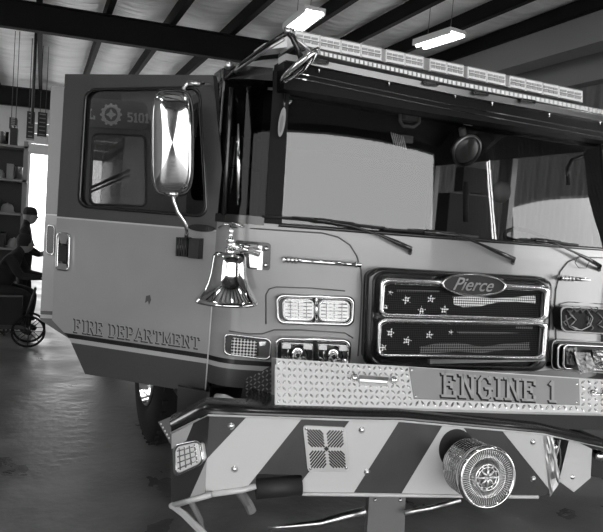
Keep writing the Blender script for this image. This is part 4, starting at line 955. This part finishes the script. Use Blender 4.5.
def person(loc, ang, H, label, pose, cloth='cloth_black', cap=True):
    t = thing('person', label, 'person', loc, None); k = H/1.75
    def W_(p): 
        x, y, z = p[0]*k, p[1]*k, p[2]*k; return (loc[0]+x*math.cos(ang)-y*math.sin(ang), loc[1]+x*math.sin(ang)+y*math.cos(ang), loc[2]+z)
    J = pose; names = list(J); vv_ = [(W_(J[n][0]), J[n][1]*k) for n in names]; ix = {n: i for i, n in enumerate(names)}
    E = [('pelvis','waist'),('waist','chest'),('chest','neck'),('neck','head'),('head','crown')]
    for s in 'LR':
        E += [('pelvis','hip'+s),('hip'+s,'knee'+s),('knee'+s,'ankle'+s),('ankle'+s,'toe'+s),('chest','sh'+s),('sh'+s,'el'+s),('el'+s,'wr'+s),('wr'+s,'hand'+s)]
    body = skin_body('body', vv_, [(ix[a], ix[b2]) for a, b2 in E], cloth, t)
    hx, hy, hz = J['head'][0]; f = MB(); c = Vector(W_((hx+.015, hy, hz+.02)))
    fx = Vector((math.cos(ang), math.sin(ang), 0)); side = Vector((-fx.y, fx.x, 0))
    rows = []
    for i in range(9):
        ph = math.pi*i/8; rows.append([c + Vector((0, 0, 1))*math.cos(ph)*.125*k + fx*math.sin(ph)*math.cos(a)*.10*k*(1.06 if 4 <= i <= 6 and abs(a) < .5 else 1) + side*math.sin(ph)*math.sin(a)*.078*k for a in [2*math.pi*j/20-math.pi for j in range(20)]])
    f.grid(rows, 'skin', True, closed_u=True)
    f.lathe([(.018*k, 0), (.012*k, .02*k), (.0001, .03*k)], c+fx*.095*k-Vector((0, 0, .01*k)), fx+Vector((0, 0, -.4)), 'skin', 8)
    for s in (-1, 1): f.lathe([(.022*k, 0), (.02*k, .012*k), (.0001, .014*k)], c+side*s*.076*k, side*s, 'skin', 10)
    f.tube([c+fx*.098*k-Vector((0, 0, .045*k))-side*.022*k, c+fx*.101*k-Vector((0, 0, .045*k)), c+fx*.098*k-Vector((0, 0, .045*k))+side*.022*k], .005*k, 'cloth_grey', 6)
    for s in (-1, 1): f.lathe([(.009*k, 0), (.0001, .004*k)], c+fx*.094*k+side*s*.032*k+Vector((0, 0, .02*k)), fx, 'cloth_black', 8)
    f.build('head', t)
    h = MB()
    if cap:
        h.lathe([(.098*k, .02*k), (.102*k, .06*k), (.085*k, .11*k), (.05*k, .135*k), (.0001, .142*k)], c, (0, 0, 1), 'cloth_black', 20)
        P = [c+Vector((0, 0, .045*k))+fx*(.08+.10*math.cos(a))*k+side*math.sin(a)*.075*k for a in [math.pi*(j/10-.5) for j in range(11)]]
        h.prism(P, [p+Vector((0, 0, .008)) for p in P], 'cloth_black'); h.build('cap', t)
    else:
        h.lathe([(.09*k, -.03*k), (.104*k, .02*k), (.10*k, .07*k), (.07*k, .12*k), (.0001, .138*k)], c-fx*.018*k, (0, 0, 1), 'cloth_black', 20); h.build('hair', t)
    for s in 'LR':
        w = Vector(W_(J['wr'+s][0])); hd_ = Vector(W_(J['hand'+s][0])); d = (hd_-w).normalized(); sd = d.cross(Vector((0, 0, 1))).normalized()
        g = MB(); g.tube([w, w+d*.04*k, w+d*.09*k], [.022*k, .034*k, .030*k], 'skin', 8)
        for q in range(4): 
            o0 = w+d*.085*k+sd*(q-1.5)*.017*k; g.tube([o0, o0+d*(.04+.008*(q in (1, 2)))*k, o0+d*.065*k-Vector((0, 0, .02*k))], [.009*k, .008*k, .006*k], 'skin', 6)
        g.tube([w+d*.02*k+sd*.025*k, w+d*.05*k+sd*.05*k, w+d*.08*k+sd*.055*k], [.012*k, .010*k, .007*k], 'skin', 6); g.build('hand', t)
    return t
STAND = {'pelvis': ((0,0,.95),.135), 'waist': ((0,0,1.1),.13), 'chest': ((-.01,0,1.33),.15), 'neck': ((.01,0,1.5),.055), 'head': ((.04,0,1.6),.07), 'crown': ((.04,0,1.68),.06)}
for s, q in (('L', 1), ('R', -1)):
    STAND.update({'hip'+s: ((0,.09*q,.88),.10), 'knee'+s: ((.02+.03*q,.1*q,.5),.07), 'ankle'+s: ((.04*q,.1*q,.09),.045), 'toe'+s: ((.15+.04*q,.11*q,.04),.038),
      'sh'+s: ((0,.19*q,1.42),.065), 'el'+s: ((.03,.25*q,1.14),.05), 'wr'+s: ((.2,.15*q,1.05),.035), 'hand'+s: ((.27,.1*q,1.07),.025)})
BEND = {'pelvis': ((-.12,0,.62),.16), 'waist': ((-.04,0,.78),.16), 'chest': ((.06,0,1.0),.17), 'neck': ((.14,0,1.14),.06), 'head': ((.19,0,1.22),.075), 'crown': ((.21,0,1.3),.06)}
for s, q in (('L', 1), ('R', -1)):
    BEND.update({'hip'+s: ((-.1,.12*q,.6),.115), 'knee'+s: ((.3,.16*q,.55),.085), 'ankle'+s: ((.24,.16*q,.09),.05), 'toe'+s: ((.37,.17*q,.04),.04),
      'sh'+s: ((.07,.21*q,1.05),.075), 'el'+s: ((.2,.25*q,.82),.055), 'wr'+s: ((.42,.14*q,.80),.038), 'hand'+s: ((.5,.1*q,.8),.026)})
pS = PY(25.5, 230, 8.6); person((pS.x, 8.6, 0), R_(-4), 1.48, 'person in a cap and dark clothes standing in the bright doorway', STAND)
pB = PY(9, 250, 7.9); person((pB.x, 7.9, 0), R_(-10), 1.5, 'person in dark clothes sitting on a stool in the shade by the shelves', BEND, cap=False)
st = thing('stool', 'dark stool under the seated person', 'stool', (pB.x-.13, 7.92, 0)); b = MB()
b.lathe([(.0001, .365), (.18, .365), (.19, .35), (.18, .33), (.0001, .33)], (pB.x-.13, 7.92, 0), (0, 0, 1), 'cloth_black', 24); b.build('seat', st)
for a in range(4):
    b = MB(); dx, dy = math.cos(a*math.pi/2+.7), math.sin(a*math.pi/2+.7); b.tube([(pB.x-.13+dx*.11, 7.92+dy*.11, .335), (pB.x-.13+dx*.2, 7.92+dy*.2, .0)], .014, 'steel_dark', 8); b.build('leg', st)
# hand cart with spoked wheels
wc = PY(33.5, 288, 7.25); hc = thing('hand_cart', 'small wheeled cart with spoked wheel beside the seated person', 'cart', (wc.x-.2, 7.25, 0))
wr = .16; wz = wr+.012
b = MB(); cx_ = Vector((wc.x-.04, 7.12, wz+.16))
for yy in (7.12, 7.38):
    b = MB(); c = Vector((wc.x-.03, yy, wz)); b.tube([c+Vector((math.cos(t), 0, math.sin(t)))*wr for t in [2*math.pi*i/28 for i in range(29)]], .012, 'rubber', 8, caps=False)
    for i in range(8): b.tube([c, c+Vector((math.cos(i*.785), 0, math.sin(i*.785)))*wr], .004, 'steel_dark', 6)
    b.build('cart_wheel', hc)
b = MB(); b.tube([(wc.x-.03, 7.12, wz), (wc.x-.03, 7.38, wz)], .01, 'steel_dark', 8); b.box((wc.x-.42, 7.15, wz+.02), (wc.x-.06, 7.35, wz+.06), 'steel_dark')
b.tube([(wc.x-.08, 7.18, wz+.05), (wc.x+.02, 7.18, .62)], .012, 'steel_dark', 8); b.tube([(wc.x-.08, 7.33, wz+.05), (wc.x+.02, 7.33, .62)], .012, 'steel_dark', 8); b.tube([(wc.x+.02, 7.18, .62), (wc.x+.02, 7.33, .62)], .012, 'steel_dark', 8); b.build('cart_frame', hc)
b = MB(); b.tube([(wc.x-.4, 7.25, wz+.02), (wc.x-.4, 7.25, .0)], .02, 'rubber', 8); b.build('foot', hc)
b = MB(); b.box((wc.x-.4, 7.17, wz+.061), (wc.x-.1, 7.32, wz+.36), 'cloth_black'); b.build('load', hc)
# shelving
SY = 9.2; sx0 = PY(-16, 180, SY).x; sx1 = PY(26.5, 180, SY).x
sh = thing('shelving_unit', 'tall metal shelving crowded with gear left of the doorway', 'shelves', ((sx0+sx1)/2, SY+.25, 0))
for x in (sx0, sx1-.05):
    for y in (SY, SY+.46):
        b = MB(); b.box((x, y, 0), (x+.05, y+.04, 2.72 if x < sx1-.1 else 2.35), 'steel_mid'); b.build('upright', sh)
shz = []
for py in (145, 179, 213, 248, 285):
    z = PY(13, py, SY).z; shz.append(z); b = MB(); b.box((sx0, SY, z-.03), (sx1, SY+.5, z), 'steel_mid'); b.build('shelf', sh)
b = MB(); b.box((sx0+.05, SY+.47, .02), (sx1-.05, SY+.49, 2.3), 'black_matte'); b.build('back_panel', sh)
random.seed(21)
kinds = [('cardboard_box', 'cardboard', 'box'), ('storage_bin', 'black_matte', 'bin'), ('paint_can', 'reflector', 'can'), ('helmet', 'grey_plastic', 'helmet'), ('tool_case', 'steel_dark', 'case')]
pos_w = ['first', 'second', 'third', 'fourth']
used = set()
for si, z in enumerate(shz[:4]):
    x = sx0+.055; room = (shz[si-1]-z-.05) if si else .42; i = 0
    while x < sx1-.1 and i < 5:
        kn, m_, ct = kinds[(i*2+si*3) % 5]; w = random.uniform(.08, .13); h_ = min(room, random.uniform(.12, .34)); y0 = SY+.06
        if x+w > sx1-.03: break
        b = MB()
        if kn == 'paint_can':
            w = .11; r = .05; b.lathe([(.0001, 0), (r, 0), (r, .16), (r*1.04, .165), (r*1.04, .175), (r*.9, .172), (.0001, .17)], (x+w/2, y0+.1, z+.001), (0, 0, 1), m_, 20)
        elif kn == 'helmet':
            w = .19; b.lathe([(.095, 0), (.095, .01), (.08, .02), (.078, .07), (.055, .11), (.0001, .125)], (x+w/2, y0+.14, z+.001), (0, 0, 1), m_, 24); b.box((x+w/2-.008, y0+.07, z+.03), (x+w/2+.008, y0+.21, z+.13), m_)
        elif kn == 'storage_bin':
            P = [(x, y0, z+.001), (x+w, y0, z+.001), (x+w, y0+.3, z+.001), (x, y0+.3, z+.001)]; b.prism([Vector((px_, py_, z+h_)) for px_, py_, _ in P], [Vector((px_*.9+(x+w/2)*.1, py_*.9+(y0+.15)*.1, z+.001)) for px_, py_, _ in P], m_); b.box((x-.005, y0-.008, z+h_-.02), (x+w+.005, y0+.308, z+h_), m_)
        elif kn == 'tool_case':
            b.box((x, y0, z+.001), (x+w, y0+.3, z+h_*.8), m_); b.tube([(x+w*.3, y0+.15, z+h_*.8), (x+w*.3, y0+.15, z+h_*.95), (x+w*.7, y0+.15, z+h_*.95), (x+w*.7, y0+.15, z+h_*.8)], .008, 'alu', 6)
        else:
            b.box((x, y0, z+.001), (x+w, y0+.3, z+h_), m_); b.box((x+w*.42, y0-.002, z+.001), (x+w*.58, y0+.3, z+h_+.001), 'grey_plastic')
        lk = (kn, si); nm = {'cardboard_box': 'taped cardboard box', 'storage_bin': 'black plastic bin', 'paint_can': 'shiny metal can', 'helmet': 'grey ridged helmet', 'tool_case': 'dark case with a handle'}[kn]
        order = 'left' if lk not in used else 'right'
        used.add(lk); tag(b.build(kn), '%s standing on the %s shelf down of the metal shelving' % (nm, pos_w[si]), ct, 'gear on the shelves')
        x += w+.014; i += 1
# work table at far left
tx1 = PY(-9, 258, 6.6).x; tb = thing('work_table', 'grey topped work table at the left edge in front of the shelves', 'table', (tx1-.45, 6.9, 0)); tz = PY(5, 257, 6.6).z
b = MB(); b.box((tx1-.9, 6.35, tz-.04), (tx1, 6.95, tz), 'alu'); b.build('table_top', tb)
for x in (tx1-.87, tx1-.07):
    for y in (6.38, 6.88): b = MB(); b.box((x, y, 0), (x+.04, y+.04, tz-.04), 'steel_dark'); b.build('leg', tb)
# things hung from the roof in front of the shutter
for (x0, y0, x1, y1, Y, m_, lb, ct, nm) in ((9, 118, 17, 128, 13, 'black_matte', 'small dark screen hanging furthest left above the shelves', 'screen', 'hanging_screen'), (26, 112, 35, 138, 13.5, 'steel_dark', 'tall dark unit hanging left of the wide heater above the doorway', 'heater', 'unit_heater'), (37, 113, 47.5, 136, 14, 'black_matte', 'wide dark heater hanging above the right side of the doorway', 'heater', 'unit_heater')):
    a = PY(x0, y1, Y); c = PY(x1, y0, Y); t = thing(nm, lb, ct, ((a.x+c.x)/2, Y+.2, a.z)); b = MB(); b.box((a.x, Y, a.z), (c.x, Y+.4, c.z), m_)
    for k in range(6): zz = lerp(a.z, c.z, (k+.5)/6); b.box((a.x+.03, Y-.02, zz-.01), (c.x-.03, Y, zz+.01), 'steel_mid')
    b.build('housing', t)
    for s in (.2, .8): b = MB(); x = lerp(a.x, c.x, s); b.tube([(x, Y+.2, c.z), (x, Y+.2, roofz(x)+.05)], .006, 'steel_dark', 6); b.build('hanger', t)
# pipes running up at the left
b = MB(); b.tube([(PY(33, 100, 12).x, 12, 2.9), (PY(33, 100, 12).x, 12, roofz(0))], .025, 'steel_dark', 8); tag(b.build('hanging_hose'), 'thin dark hose hanging down between the roof beams', 'hose')
# unseen twin tube lamp, added for light and its mirrored line in the windshield
wl = thing('added_wall_light', 'unseen twin tube light added on the right wall for its reflection', 'added light', (BX1-.03, -3.85, 2.0))
b = MB(); b.prism([Vector((BX1-.001, y, z)) for y, z in ((-4.45, 3.95), (-4.1, 3.95), (-3.2, 1.8), (-3.55, 1.8))], [Vector((BX1-.03, y, z)) for y, z in ((-4.45, 3.95), (-4.1, 3.95), (-3.2, 1.8), (-3.55, 1.8))], 'black_matte'); b.build('housing', wl)
for dy in (-.10, .10):
    b = MB(); b.tube([(BX1-.07, -4.27+dy, 3.9), (BX1-.07, -3.38+dy, 1.85)], .04, 'lamp_tube', 10); b.build('tube', wl)
